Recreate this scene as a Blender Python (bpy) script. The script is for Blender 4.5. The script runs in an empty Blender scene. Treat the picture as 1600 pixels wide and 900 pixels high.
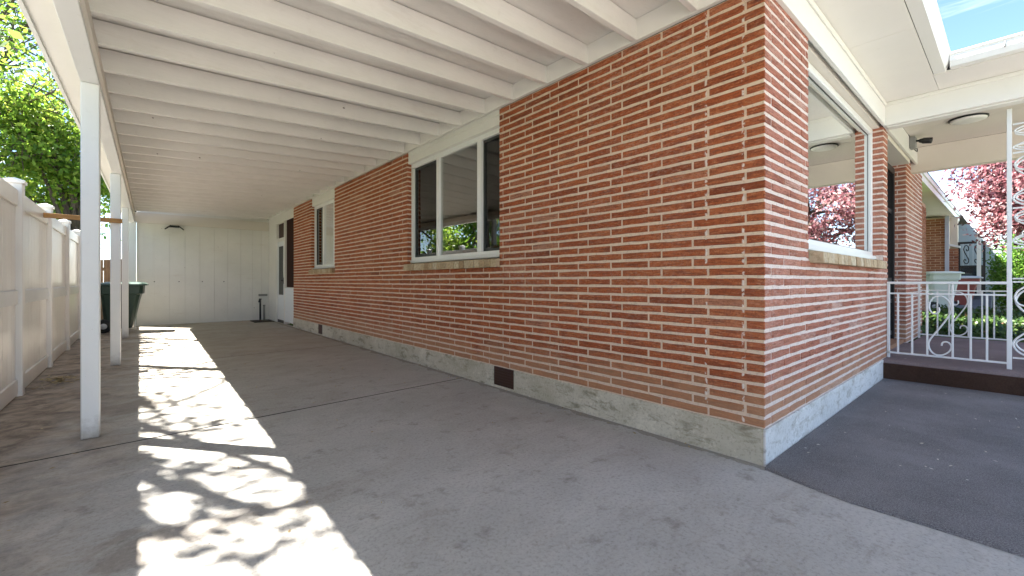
import bpy, math, random
import numpy as np
from mathutils import Vector, Matrix
random.seed(7); rng = np.random.default_rng(11)
S = bpy.context.scene
COL = S.collection
R = math.radians

# ------------------------------------------------------------------ helpers
def unlink_offset(o):
    off = Vector((0, 0, 0))
    while o is not None:
        off += o.location; o = o.parent
    return off

def tag(o, label=None, cat=None, group=None, kind=None):
    if label: o['label'] = label
    if cat: o['category'] = cat
    if group: o['group'] = group
    if kind: o['kind'] = kind
    return o

def thing(name, label, cat, loc=(0, 0, 0), group=None):
    o = bpy.data.objects.new(name, None); COL.objects.link(o)
    o.empty_display_size = .2; o.location = loc
    return tag(o, label, cat, group)

class MB:
    def __init__(s): s.v = []; s.f = []; s.t = []; s.sm = []
    def add(s, vs, fs, tint=0., smooth=False):
        b = len(s.v); s.v += [tuple(p) for p in vs]
        for f in fs:
            s.f.append(tuple(b + i for i in f)); s.t.append(tint); s.sm.append(smooth)
        return s
    def box(s, x0, x1, y0, y1, z0, z1, tint=0.):
        vs = [(x, y, z) for z in (z0, z1) for y in (y0, y1) for x in (x0, x1)]
        return s.add(vs, [(0, 2, 3, 1), (4, 5, 7, 6), (0, 1, 5, 4), (2, 6, 7, 3), (0, 4, 6, 2), (1, 3, 7, 5)], tint)
    def bbox(s, x0, x1, y0, y1, z0, z1, b=.004, tint=0.):
        """bevelled box: three crossed ring levels"""
        b = min(b, (x1-x0)*.45, (y1-y0)*.45, (z1-z0)*.45)
        def ring(ix, z): return [(x0+ix+b*0, y0+ix, z), (x1-ix, y0+ix, z), (x1-ix, y1-ix, z), (x0+ix, y1-ix, z)]
        def oct_(i, z):
            return [(x0+b+i*0, y0+i, z), (x1-b, y0+i, z), (x1-i, y0+b, z), (x1-i, y1-b, z), (x1-b, y1-i, z), (x0+b, y1-i, z), (x0+i, y1-b, z), (x0+i, y0+b, z)]
        L = [oct_(b*.99, z0), oct_(0, z0+b), oct_(0, z1-b), oct_(b*.99, z1)]
        vs = [p for l in L for p in l]; fs = [tuple(range(7, -1, -1)), tuple(range(24, 32))]
        for k in range(3):
            for j in range(8):
                fs.append((k*8+j, k*8+(j+1) % 8, k*8+8+(j+1) % 8, k*8+8+j))
        return s.add(vs, fs, tint)
    def beam(s, a, b, w, h, up=(0, 0, 1)):
        """bar from a to b; a and b are the centres of the bottom edge"""
        a = Vector(a); b = Vector(b); d = (b-a).normalized(); sd = d.cross(Vector(up)).normalized()*(w/2)
        u = Vector((0, 0, h))
        vs = [a-sd, a+sd, a+sd+u, a-sd+u, b-sd, b+sd, b+sd+u, b-sd+u]
        return s.add(vs, [(3, 2, 1, 0), (4, 5, 6, 7), (0, 1, 5, 4), (1, 2, 6, 5), (2, 3, 7, 6), (3, 0, 4, 7)])
    def quad(s, *p): return s.add(p, [tuple(range(len(p)))])
    def prism(s, pts, axis, c0, c1, smooth=False):
        """extrude 2D outline along an axis"""
        def m(p, c): return {'x': (c, p[0], p[1]), 'y': (p[0], c, p[1]), 'z': (p[0], p[1], c)}[axis]
        n = len(pts); vs = [m(p, c0) for p in pts]+[m(p, c1) for p in pts]
        s.add(vs, [tuple(range(n-1, -1, -1)), tuple(range(n, 2*n))])
        b = len(s.v)-2*n
        for i in range(n):
            s.f.append((b+i, b+(i+1) % n, b+n+(i+1) % n, b+n+i)); s.t.append(0.); s.sm.append(smooth)
        return s
    def tube(s, pts, r, n=8, cap=True):
        P = [Vector(p) for p in pts]; rr = r if isinstance(r, (list, tuple)) else [r]*len(P)
        vs = []; ref = None
        for i, p in enumerate(P):
            d = (P[min(i+1, len(P)-1)]-P[max(i-1, 0)])
            d = d.normalized() if d.length > 1e-9 else Vector((0, 0, 1))
            if ref is None: ref = d.orthogonal().normalized()
            ref = (ref-d*ref.dot(d))
            ref = ref.normalized() if ref.length > 1e-6 else d.orthogonal().normalized()
            bt = d.cross(ref)
            for k in range(n):
                a = 2*math.pi*k/n
                vs.append(p+(ref*math.cos(a)+bt*math.sin(a))*rr[i])
        fs = []
        for i in range(len(P)-1):
            for k in range(n):
                fs.append((i*n+k, i*n+(k+1) % n, (i+1)*n+(k+1) % n, (i+1)*n+k))
        s.add(vs, fs, smooth=True)
        if cap:
            b = len(s.v)-len(vs)
            for q in (list(range(n))[::-1], [(len(P)-1)*n+k for k in range(n)]):
                s.f.append(tuple(b+i for i in q)); s.t.append(0.); s.sm.append(False)
        return s
    def lathe(s, c, prof, n=24, axis='z'):
        vs = []
        for r, h in prof:
            for k in range(n):
                a = 2*math.pi*k/n; x, y = r*math.cos(a), r*math.sin(a)
                if axis == 'z': vs.append((c[0]+x, c[1]+y, c[2]+h))
                elif axis == 'y': vs.append((c[0]+x, c[1]+h, c[2]+y))
                else: vs.append((c[0]+h, c[1]+x, c[2]+y))
        fs = [(i*n+k, i*n+(k+1) % n, (i+1)*n+(k+1) % n, (i+1)*n+k) for i in range(len(prof)-1) for k in range(n)]
        fs += [tuple(range(n-1, -1, -1)), tuple((len(prof)-1)*n+k for k in range(n))]
        return s.add(vs, fs, smooth=True)
    def build(s, name, mat, parent=None, label=None, kind=None, cat=None, bevel=0., fixn=True):
        off = unlink_offset(parent) if parent else Vector((0, 0, 0))
        me = bpy.data.meshes.new(name)
        me.from_pydata([(p[0]-off.x, p[1]-off.y, p[2]-off.z) for p in s.v], [], s.f)
        at = me.attributes.new('tint', 'FLOAT', 'FACE'); at.data.foreach_set('value', s.t)
        me.polygons.foreach_set('use_smooth', s.sm)
        me.materials.append(mat)
        o = bpy.data.objects.new(name, me); COL.objects.link(o)
        if parent: o.parent = parent
        if bevel:
            md = o.modifiers.new('bevel', 'BEVEL'); md.width = bevel; md.segments = 2; md.limit_method = 'ANGLE'; md.angle_limit = R(40)
        if fixn:
            import bmesh
            bm = bmesh.new(); bm.from_mesh(me); bmesh.ops.recalc_face_normals(bm, faces=bm.faces); bm.to_mesh(me); bm.free()
        return tag(o, label, cat, None, kind)

# ------------------------------------------------------------------ materials
class NT:
    def __init__(s, name):
        s.m = bpy.data.materials.new(name); s.m.use_nodes = True
        s.n = s.m.node_tree.nodes; s.l = s.m.node_tree.links
        s.b = s.n['Principled BSDF']; s.out = s.n['Material Output']
    def node(s, t, **k):
        n = s.n.new(t)
        for a, v in k.items(): setattr(n, a, v)
        return n
    def link(s, a, b): s.l.new(a, b)
    def coord(s, scale=(1, 1, 1), rot=(0, 0, 0)):
        c = s.node('ShaderNodeTexCoord'); m = s.node('ShaderNodeMapping')
        m.inputs['Scale'].default_value = scale; m.inputs['Rotation'].default_value = rot
        g = s.node('ShaderNodeNewGeometry')
        s.link(g.outputs['Position'], m.inputs['Vector']); return m.outputs[0]
    def noise(s, vec, scale, detail=4, rough=.55, dist=0.):
        n = s.node('ShaderNodeTexNoise'); n.inputs['Scale'].default_value = scale
        n.inputs['Detail'].default_value = detail; n.inputs['Roughness'].default_value = rough
        n.inputs['Distortion'].default_value = dist
        s.link(vec, n.inputs['Vector']); return n.outputs['Fac']
    def ramp(s, fac, stops):
        r = s.node('ShaderNodeValToRGB'); e = r.color_ramp.elements
        while len(e) < len(stops): e.new(.5)
        for i, (p, c) in enumerate(stops):
            e[i].position = p
            e[i].color = (c, c, c, 1) if isinstance(c, (int, float)) else (*c, 1)
        s.link(fac, r.inputs[0]); return r.outputs[0]
    def mix(s, fac, a, b, mode='MIX'):
        m = s.node('ShaderNodeMix', data_type='RGBA', blend_type=mode)
        for v, i in ((fac, 0), (a, 6), (b, 7)):
            if hasattr(v, 'type') and hasattr(v, 'links'): s.link(v, m.inputs[i])
            elif i == 0: m.inputs[0].default_value = v
            else: m.inputs[i].default_value = (*v, 1)
        return m.outputs[2]
    def math(s, op, a, b=0.):
        m = s.node('ShaderNodeMath', operation=op)
        for v, i in ((a, 0), (b, 1)):
            if hasattr(v, 'links'): s.link(v, m.inputs[i])
            else: m.inputs[i].default_value = v
        return m.outputs[0]
    def bump(s, h, strength=.3, dist=.01):
        b = s.node('ShaderNodeBump'); b.inputs['Strength'].default_value = strength; b.inputs['Distance'].default_value = dist
        s.link(h, b.inputs['Height']); s.link(b.outputs[0], s.b.inputs['Normal'])
    def set(s, color=None, rough=.6, spec=.5, metal=0.):
        if color is not None:
            if hasattr(color, 'links'): s.link(color, s.b.inputs['Base Color'])
            else: s.b.inputs['Base Color'].default_value = (*color, 1)
        if hasattr(rough, 'links'): s.link(rough, s.b.inputs['Roughness'])
        else: s.b.inputs['Roughness'].default_value = rough
        s.b.inputs['Specular IOR Level'].default_value = spec
        s.b.inputs['Metallic'].default_value = metal
        return s.m

def paint(name, c, rough=.55, dirt=.12, wood=0., var=.06, spec=.4, marks=0, splash=0):
    t = NT(name); v = t.coord()
    big = t.noise(v, 1.7, 5, .6)
    col = t.mix(t.ramp(big, [(.3, 0.), (.75, 1.)]), tuple(x*(1-var) for x in c), c)
    if dirt:
        sp = t.noise(v, 14, 6, .7)
        col = t.mix(t.ramp(sp, [(.6, 0.), (.78, dirt)]), col, (c[0]*.55, c[1]*.5, c[2]*.42))
    h = t.noise(t.coord((1.2, 1.2, 1.2)), 60, 3)
    if wood:
        g = t.noise(t.coord((4, 60, 60)), 1.5, 4, .6)
        col = t.mix(t.ramp(g, [(.45, 0.), (.8, wood)]), col, tuple(x*.72 for x in c))
        h = g
    if marks: # old nail heads, knots and ticks in the paint
        vo = t.node('ShaderNodeTexVoronoi'); vo.inputs['Scale'].default_value = 4.6; t.link(t.coord((.8, 1.3, 1.)), vo.inputs['Vector'])
        mk = t.ramp(t.math('ADD', vo.outputs['Distance'], t.math('MULTIPLY', t.noise(v, 30, 2), .06)), [(.055, 1.), (.068, 0.)])
        col = t.mix(t.math('MULTIPLY', mk, .75), col, (.16, .12, .09))
        col = t.mix(t.ramp(t.noise(t.coord((.5, 3, 3)), 2.2, 6, .7), [(.58, 0.), (.74, .28)]), col, (.50, .42, .33))
    if splash: # dirt splashed up from the floor, chipped edges
        sp = t.node('ShaderNodeSeparateXYZ'); g = t.node('ShaderNodeNewGeometry'); t.link(g.outputs['Position'], sp.inputs[0])
        zz_ = t.math('ADD', sp.outputs['Z'], t.math('MULTIPLY', t.noise(v, 18, 5, .7), .22))
        col = t.mix(t.ramp(zz_, [(.08, .8), (.24, 0.)]), col, (.26, .21, .155))
        col = t.mix(t.ramp(t.noise(t.coord((2, 2, .7)), 16, 5, .75), [(.68, 0.), (.71, .8)]), col, (.33, .29, .25))
    t.bump(h, .12, .004)
    return t.set(col, rough, spec)

WHITE = (.76, .73, .68)
M = {}
M['white'] = paint('white_paint', WHITE, .5, .12)
M['joist'] = paint('joist_paint', (.82, .79, .745), .6, .2, wood=.2, var=.1, marks=1)
M['deck'] = paint('roof_deck_paint', (.82, .79, .745), .65, .24, wood=.2, var=.12, marks=1)
M['post'] = paint('post_paint', (.77, .765, .75), .45, .16, var=.04, splash=1)
M['trim'] = paint('trim_paint', (.78, .76, .72), .45, .06)
M['soffit'] = paint('soffit_paint', (.79, .76, .71), .6, .14, var=.06)
M['porchpaint'] = paint('porch_paint', (.71, .655, .585), .6, .1)
M['vinylframe'] = paint('window_vinyl', (.8, .8, .79), .3, .0, var=.02)
M['iron'] = paint('white_iron', (.76, .77, .77), .4, .2, var=.05)
M['gutter'] = paint('gutter_paint', (.78, .77, .74), .35, .08)
M['shedboards'] = paint('shed_board_paint', (.78, .765, .72), .55, .26, var=.1, marks=1)
M['doorwhite'] = paint('door_paint', (.74, .77, .78), .4, .05)
M['black'] = paint('black_metal', (.018, .018, .02), .4, 0, var=.1)
M['darkframe'] = paint('dark_screen_frame', (.03, .035, .035), .4, 0)
M['greymetal'] = paint('grey_metal', (.25, .25, .24), .5, .2)
M['brownpanel'] = paint('brown_screen', (.05, .02, .013), .6, .1)
M['interior'] = paint('interior_wall', (.28, .25, .22), .8, 0)
M['curtain'] = paint('curtain_cloth', (.6, .58, .52), .8, 0)
M['blind'] = paint('blind_slat', (.74, .76, .70), .5, 0)

def vinyl():
    t = NT('fence_vinyl'); v = t.coord()
    d = t.noise(t.coord((1, 1, .5)), 2.2, 5, .6)
    c = t.mix(t.ramp(d, [(.35, 0.), (.75, 1.)]), (.68, .64, .605), (.77, .745, .71))
    return t.set(c, .28, .5)
M['vinyl'] = vinyl()
def vinylgrey():
    t = NT('fence_rail_vinyl'); c = t.mix(t.noise(t.coord(), 3, 4), (.56, .56, .56), (.66, .66, .66)); return t.set(c, .35, .5)
M['vinylrail'] = vinylgrey()

def runs(t, c):
    # two broken vertical runs of white lime beside the corner
    g = t.node('ShaderNodeNewGeometry'); sp = t.node('ShaderNodeSeparateXYZ'); t.link(g.outputs['Position'], sp.inputs[0])
    for yy, ph in ((.995, 0.), (1.205, 3.)):
        d = t.math('ABSOLUTE', t.math('SUBTRACT', t.math('ADD', sp.outputs['Y'], t.math('MULTIPLY', t.noise(t.coord(), 14, 3), .012)), yy+.006))
        on = t.math('MULTIPLY', t.ramp(d, [(.004, 1.), (.009, 0.)]), t.ramp(t.noise(t.coord((1, 1, 1)), 23+ph, 3), [(.5, 0.), (.56, 1.)]))
        lo = t.math('MULTIPLY', t.math('LESS_THAN', sp.outputs['X'], 2.5765), t.math('MULTIPLY', on, .8))
        c = t.mix(lo, c, (.78, .72, .66))
    return c
def brick_mat(name, cols, eff=.0):
    t = NT(name); v = t.coord()
    a = t.node('ShaderNodeAttribute', attribute_name='tint', attribute_type='GEOMETRY')
    c = t.ramp(a.outputs['Fac'], cols)
    # rug-faced brick: streaks along the length of the brick
    st = t.noise(t.coord((9, 9, 120)), 1., 5, .65, .3)
    c = t.mix(t.ramp(st, [(.34, .7), (.52, 0.)]), c, (.13, .032, .015))
    bx_ = t.noise(t.coord((5, 5, 26)), 1., 3, .6); c = t.mix(t.ramp(bx_, [(.50, 0.), (.68, .55)]), c, (.13, .04, .028))
    lt = t.noise(t.coord((14, 14, 90), (0, 0, .3)), 1.3, 5, .7)
    c = t.mix(t.ramp(lt, [(.53, 0.), (.70, .75)]), c, (.60, .27, .14))
    gr = t.noise(v, 95, 5, .75)
    c = t.mix(t.ramp(gr, [(.33, .7), (.52, 0.)]), c, (.13, .035, .02))
    # pale lime bloom in patches
    bl = t.math('MULTIPLY', t.ramp(t.noise(v, 1.3, 3), [(.45, 0.), (.75, 1.)]), t.ramp(t.noise(t.coord((30, 30, 70)), 1., 4, .7), [(.45, 0.), (.7, 1.)]))
    c = t.mix(t.math('MULTIPLY', bl, .35+eff*1.6), c, (.60, .46, .40))
    dr_ = t.noise(v, .55, 4, .6)
    c = t.mix(t.ramp(dr_, [(.45, 0.), (.75, .25)]), c, (.50, .215, .115))
    spz = t.node('ShaderNodeSeparateXYZ'); gz = t.node('ShaderNodeNewGeometry'); t.link(gz.outputs['Position'], spz.inputs[0])
    zf_ = t.math('SUBTRACT', spz.outputs['Z'], t.math('MULTIPLY', t.noise(v, 2.4, 5, .65), .55))
    c = t.mix(t.ramp(zf_, [(.0, .5), (.22, 0.)]), c, (.47, .29, .17))
    c = runs(t, c)
    hg = t.noise(t.coord((14, 14, 170)), 1., 5, .7, .4)
    t.bump(t.math('ADD', hg, t.math('MULTIPLY', gr, .5)), .75, .006)
    return t.set(c, .85, .25)
BR = [(0., (.20, .048, .020)), (.22, (.31, .076, .028)), (.5, (.39, .102, .037)), (.78, (.43, .130, .052)), (.92, (.45, .17, .09)), (1., (.47, .22, .14))]
M['brick'] = brick_mat('red_rug_brick', BR)
BRF = [(0., (.26, .085, .055)), (.22, (.35, .12, .078)), (.5, (.43, .165, .115)), (.78, (.48, .22, .165)), (.92, (.52, .30, .245)), (1., (.56, .37, .31))]
M['brickfront'] = brick_mat('red_rug_brick_limed', BRF, .35)
def mortar(name, a, b):
    t = NT(name); v = t.coord()
    c = t.mix(t.noise(v, 3, 5, .6), a, b)
    s = t.noise(v, 45, 4, .7)
    c = t.mix(t.ramp(s, [(.35, .5), (.5, 0.)]), c, (.40, .30, .23))
    c = t.mix(t.ramp(t.noise(t.coord((8, 8, 20)), 1.2, 4, .7), [(.55, 0.), (.75, .45)]), c, (.52, .34, .24))
    t.bump(t.noise(v, 130, 4, .7), .6, .005)
    return t.set(c, .9, .2)
M['mortar'] = mortar('cream_mortar', (.62, .47, .36), (.72, .58, .46))
M['mortarfront'] = mortar('pale_mortar', (.66, .54, .48), (.76, .66, .61))
def sillm():
    t = NT('tan_sill_brick'); v = t.coord()
    a = t.node('ShaderNodeAttribute', attribute_name='tint', attribute_type='GEOMETRY')
    c = t.ramp(a.outputs['Fac'], [(0., (.36, .25, .15)), (.5, (.48, .37, .24)), (1., (.56, .47, .34))])
    c = t.mix(t.ramp(t.noise(v, 40, 5, .7), [(.35, .6), (.55, 0.)]), c, (.24, .17, .10))
    t.bump(t.noise(v, 90, 4, .7), .5, .005); return t.set(c, .85, .2)
M['sill'] = sillm()

def concrete():
    t = NT('driveway_concrete'); v = t.coord()
    big = t.noise(v, .55, 5, .55, .4); mid = t.noise(v, 2.6, 6, .6, .3); fine = t.noise(v, 60, 5, .8)
    c = t.mix(t.ramp(big, [(.3, 0.), (.7, 1.)]), (.36, .348, .318), (.45, .444, .424))
    c = t.mix(t.ramp(mid, [(.40, 0.), (.68, .55)]), c, (.48, .47, .445))
    sp0 = t.node('ShaderNodeSeparateXYZ'); g0 = t.node('ShaderNodeNewGeometry'); t.link(g0.outputs['Position'], sp0.inputs[0])
    yb_ = t.node('ShaderNodeMapRange'); t.link(sp0.outputs['Y'], yb_.inputs[0])
    yb_.inputs[1].default_value = 3.2; yb_.inputs[2].default_value = 7.5; yb_.inputs[3].default_value = 0.; yb_.inputs[4].default_value = .75
    # concrete turns browner towards the back
    c = t.mix(yb_.outputs[0], c, t.mix(mid, (.29, .25, .19), (.43, .385, .31)))
    st = t.noise(t.coord((1.1, 3.2, 1), (0, 0, .12)), 2.2, 6, .68, .8)
    c = t.mix(t.ramp(st, [(.54, 0.), (.72, .42)]), c, (.25, .22, .185))
    st2 = t.noise(t.coord((.8, 1.5, 1), (0, 0, -.45)), 1.3, 7, .62, 1.0)
    # old spills and worn pale patches on the left foreground
    xm = t.node('ShaderNodeMapRange'); t.link(sp0.outputs['X'], xm.inputs[0])
    xm.inputs[1].default_value = .9; xm.inputs[2].default_value = -.1; xm.inputs[3].default_value = .25; xm.inputs[4].default_value = 1.
    c = t.mix(t.math('MULTIPLY', xm.outputs[0], t.ramp(st2, [(.54, 0.), (.565, .5)])), c, (.56, .53, .49))
    c = t.mix(t.math('MULTIPLY', xm.outputs[0], t.ramp(st2, [(.38, .6), (.45, 0.)])), c, (.23, .19, .155))
    c = t.mix(t.ramp(t.noise(v, 7, 6, .7), [(.56, 0.), (.70, .7)]), c, (.215, .195, .165))
    c = t.mix(t.ramp(fine, [(.32, .6), (.5, 0.)]), c, (.17, .16, .145))
    c = t.mix(t.ramp(fine, [(.56, 0.), (.75, .4)]), c, (.58, .57, .55))
    # grit and damp soil lying along the foundation
    gx = t.math('ADD', sp0.outputs['X'], t.math('MULTIPLY', t.noise(v, 5, 5, .7), .22))
    c = t.mix(t.math('MULTIPLY', t.math('LESS_THAN', sp0.outputs['X'], 2.56), t.ramp(gx, [(.49, 0.), (.545, .6)]) if False else t.math('MULTIPLY', t.math('GREATER_THAN', gx, 2.61), .5)), c, (.15, .125, .095))
    # pin holes and small dark spots
    vo = t.node('ShaderNodeTexVoronoi'); vo.inputs['Scale'].default_value = 5.5; t.link(v, vo.inputs['Vector'])
    c = t.mix(t.ramp(vo.outputs['Distance'], [(.018, .75), (.034, 0.)]), c, (.06, .052, .045))
    # soil washed over the strip beside the fence
    sp = t.node('ShaderNodeSeparateXYZ'); g = t.node('ShaderNodeNewGeometry'); t.link(g.outputs['Position'], sp.inputs[0])
    e = t.math('ADD', sp.outputs['X'], t.math('MULTIPLY', t.noise(v, 1.6, 6, .65, .6), 1.0))
    mr = t.node('ShaderNodeMapRange'); t.link(e, mr.inputs[0])
    mr.inputs[1].default_value = .55; mr.inputs[2].default_value = -.05; mr.inputs[3].default_value = 0; mr.inputs[4].default_value = 1
    # thins out towards the camera (y < 3)
    my = t.node('ShaderNodeMapRange'); t.link(sp.outputs['Y'], my.inputs[0])
    my.inputs[1].default_value = 1.5; my.inputs[2].default_value = 4.2; my.inputs[3].default_value = .55; my.inputs[4].default_value = 1
    soil = t.mix(t.ramp(t.noise(v, 6, 6, .7, .6), [(.34, 0.), (.66, 1.)]), (.12, .09, .064), (.42, .335, .25))
    c = t.mix(t.math('MULTIPLY', t.math('MULTIPLY', mr.outputs[0], my.outputs[0]), 1.0), c, soil)
    t.bump(t.math('ADD', t.math('MULTIPLY', fine, .6), t.noise(v, 14, 5)), .6, .008)
    return t.set(c, .75, .35)
M['concrete'] = concrete()
def foundm(name, a, b, st):
    t = NT(name); v = t.coord()
    c = t.mix(t.ramp(t.noise(v, 1.8, 6, .62, .4), [(.35, 0.), (.68, 1.)]), a, b)
    s = t.noise(t.coord((3, 3, 9)), 1.6, 6, .7, .5)
    c = t.mix(t.ramp(s, [(.52, 0.), (.66, .85)]), c, st)
    c = t.mix(t.ramp(t.noise(v, 22, 5, .7), [(.58, 0.), (.7, .5)]), c, tuple(min(1, x*1.25) for x in b))
    c = t.mix(t.ramp(t.noise(v, 60, 4, .7), [(.3, .45), (.48, 0.)]), c, (.15, .135, .105))
    t.bump(t.math('ADD', t.noise(v, 9, 5), t.math('MULTIPLY', t.noise(v, 70, 4, .7), .5)), .6, .01)
    return t.set(c, .85, .25)
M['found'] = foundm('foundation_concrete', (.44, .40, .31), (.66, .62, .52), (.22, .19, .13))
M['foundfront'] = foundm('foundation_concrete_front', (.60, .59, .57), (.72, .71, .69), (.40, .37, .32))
def ground_mat(name, a, b, c2, sc=1.):
    t = NT(name); v = t.coord()
    c = t.mix(t.noise(v, 1.2*sc, 6, .65), a, b)
    c = t.mix(t.ramp(t.noise(v, 25*sc, 5, .7), [(.45, 0.), (.7, .8)]), c, c2)
    t.bump(t.noise(v, 40*sc, 5, .7), .8, .03); return t.set(c, .95, .1)
def carpet(name, a, b, sc=1.):
    t = NT(name); v = t.coord()
    n = t.noise(v, 230*sc, 2, .7); n2 = t.noise(v, 1.6, 5, .6)
    c = t.mix(t.ramp(n, [(.32, 0.), (.68, 1.)]), a, b)
    c = t.mix(t.ramp(n2, [(.4, 0.), (.75, .3)]), c, tuple(x*1.7 for x in b))
    wv = t.node('ShaderNodeTexWave'); wv.inputs['Scale'].default_value = 32; wv.inputs['Distortion'].default_value = 1.5
    t.link(v, wv.inputs['Vector'])
    c = t.mix(t.math('MULTIPLY', wv.outputs['Fac'], .25), c, a)
    t.bump(n, .9, .01); return t.set(c, .95, .1)
M['jointdirt'] = ground_mat('joint_dirt', (.028, .024, .02), (.06, .052, .042), (.015, .013, .011), 3.)
M['carpet'] = carpet('charcoal_carpet', (.088, .082, .083), (.335, .322, .325))
M['risershade'] = carpet('shaded_brown_carpet', (.03, .016, .011), (.10, .058, .042))  # same carpet as the porch, with the riser's shade put into the colour
M['porchcarpet'] = carpet('brown_carpet', (.12, .088, .085), (.33, .265, .265))

M['lawn'] = ground_mat('lawn_ground', (.05, .10, .018), (.09, .15, .03), (.12, .10, .05))
M['dirt'] = ground_mat('bare_soil', (.16, .12, .08), (.24, .19, .13), (.08, .06, .04))
M['sidewalk'] = ground_mat('pale_concrete', (.42, .40, .37), (.52, .50, .47), (.34, .32, .3))
M['asphalt'] = ground_mat('asphalt', (.04, .04, .042), (.06, .06, .06), (.08, .08, .08))
M['shingle'] = ground_mat('roof_shingle', (.10, .09, .085), (.15, .14, .13), (.06, .055, .05))

def leaf(name, cols, trans=.5):
    t = NT(name)
    a = t.node('ShaderNodeAttribute', attribute_name='tint', attribute_type='GEOMETRY')
    c = t.ramp(a.outputs['Fac'], cols)
    t.set(c, .45, .4)
    tr = t.node('ShaderNodeBsdfTranslucent'); t.link(c, tr.inputs[0])
    mx = t.node('ShaderNodeMixShader'); mx.inputs[0].default_value = trans
    t.link(t.b.outputs[0], mx.inputs[1]); t.link(tr.outputs[0], mx.inputs[2]); t.link(mx.outputs[0], t.out.inputs[0])
    return t.m
M['leafgreen'] = leaf('spring_leaf', [(0., (.07, .15, .02)), (.5, (.15, .26, .03)), (1., (.30, .36, .06))], .6)
M['leafdark'] = leaf('dark_green_leaf', [(0., (.04, .09, .016)), (.5, (.08, .16, .025)), (1., (.15, .23, .04))], .5)  # leaves in a darker green
M['leafplum'] = leaf('plum_leaf', [(0., (.06, .018, .027)), (.4, (.21, .07, .085)), (.72, (.40, .19, .21)), (1., (.57, .41, .41))], .5)
M['leafhedge'] = leaf('hedge_leaf', [(0., (.018, .045, .010)), (.6, (.05, .10, .02)), (.9, (.11, .17, .04)), (1., (.16, .08, .05))], .3)
M['leafbush'] = leaf('bush_leaf', [(0., (.04, .11, .012)), (.6, (.09, .20, .02)), (1., (.17, .30, .04))], .4)
M['petal'] = leaf('pale_petal', [(0., (.5, .42, .3)), (1., (.75, .72, .66))], .2)
M['straw'] = leaf('dry_straw', [(0., (.20, .13, .05)), (1., (.50, .40, .20))], .2)
def bark():
    t = NT('bark'); v = t.coord((3, 3, .8))
    n = t.noise(v, 6, 6, .7)
    c = t.mix(n, (.05, .038, .03), (.15, .12, .10)); t.bump(n, .9, .03); return t.set(c, .9, .2)
M['bark'] = bark()
def woodm(name, a, b, s=(2, 30, 30)):
    t = NT(name); g = t.noise(t.coord(s), 1.5, 5, .65)
    c = t.mix(t.ramp(g, [(.3, 0.), (.7, 1.)]), a, b); t.bump(g, .3, .004); return t.set(c, .7, .3)
M['batten'] = woodm('orange_stained_wood', (.26, .12, .035), (.46, .25, .09))
M['brownfence'] = woodm('weathered_brown_wood', (.10, .055, .03), (.2, .115, .065), (20, 20, 2))
M['greywood'] = woodm('weathered_grey_wood', (.16, .15, .135), (.3, .285, .26), (14, 14, 1))
M['binGreen'] = paint('dark_green_plastic', (.020, .044, .032), .38, .12, var=.15)
M['binGreenLid'] = paint('green_plastic_lid', (.055, .10, .082), .35, .1, var=.1)
M['binMint'] = paint('faded_mint_plastic', (.66, .72, .67), .5, .12, var=.12)
M['binMintLid'] = paint('pale_mint_lid', (.74, .79, .72), .45, .1)
M['redplastic'] = paint('red_plastic', (.25, .06, .05), .5, .1)
M['greyplastic'] = paint('pale_grey_plastic', (.5, .52, .55), .4, .1)
M['rubber'] = paint('black_rubber', (.02, .02, .02), .7, .2)
M['matrubber'] = paint('door_mat_fibre', (.035, .026, .02), .95, .2)
M['stucco'] = paint('pale_blue_siding', (.36, .42, .46), .7, .1)
M['palewall'] = paint('pale_lavender_wall', (.36, .38, .45), .7, .05)
M['beigewall'] = paint('beige_wall', (.60, .52, .42), .7, .1)
M['downspout'] = paint('lavender_downspout', (.48, .48, .58), .4, .1)
M['steps'] = paint('blue_grey_step', (.16, .18, .22), .7, .2)

def glass(name, tint=.82, k=1.5):
    t = NT(name)
    t.n.remove(t.b)
    tr = t.node('ShaderNodeBsdfTransparent'); tr.inputs[0].default_value = (tint, tint*1.01, tint, 1)
    gl = t.node('ShaderNodeBsdfGlossy'); gl.inputs['Roughness'].default_value = 0.; gl.inputs[0].default_value = (.95, .97, .96, 1)
    fr = t.node('ShaderNodeFresnel'); fr.inputs[0].default_value = 1.52
    f = t.math('MINIMUM', t.math('MULTIPLY', fr.outputs[0], k), .92)
    v = t.coord((1, 1, 1)); bp = t.node('ShaderNodeBump'); bp.inputs['Strength'].default_value = .02; bp.inputs['Distance'].default_value = .02
    t.link(t.noise(v, 1.6, 1), bp.inputs['Height']); t.link(bp.outputs[0], gl.inputs['Normal'])
    mx = t.node('ShaderNodeMixShader'); t.link(f, mx.inputs[0]); t.link(tr.outputs[0], mx.inputs[1]); t.link(gl.outputs[0], mx.inputs[2])
    t.link(mx.outputs[0], t.out.inputs[0]); return t.m
M['glass'] = glass('window_glass', .8, 2.7)
M['glassside'] = glass('window_glass_side', .55, 4.2)
M['glassdark'] = glass('screened_glass', .35, 1.1)
def lampglass():
    t = NT('frosted_lens'); return t.set((.78, .77, .73), .35, .5)
M['lens'] = lampglass()

# ------------------------------------------------------------------ dimensions
WX, FY = 2.577, .889            # side wall plane (x) and front wall plane (y)
Z0, PITCH = .196, .0594         # first course, course height
NC = 41
ZT = Z0+NC*PITCH                # brick top 2.63

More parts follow.
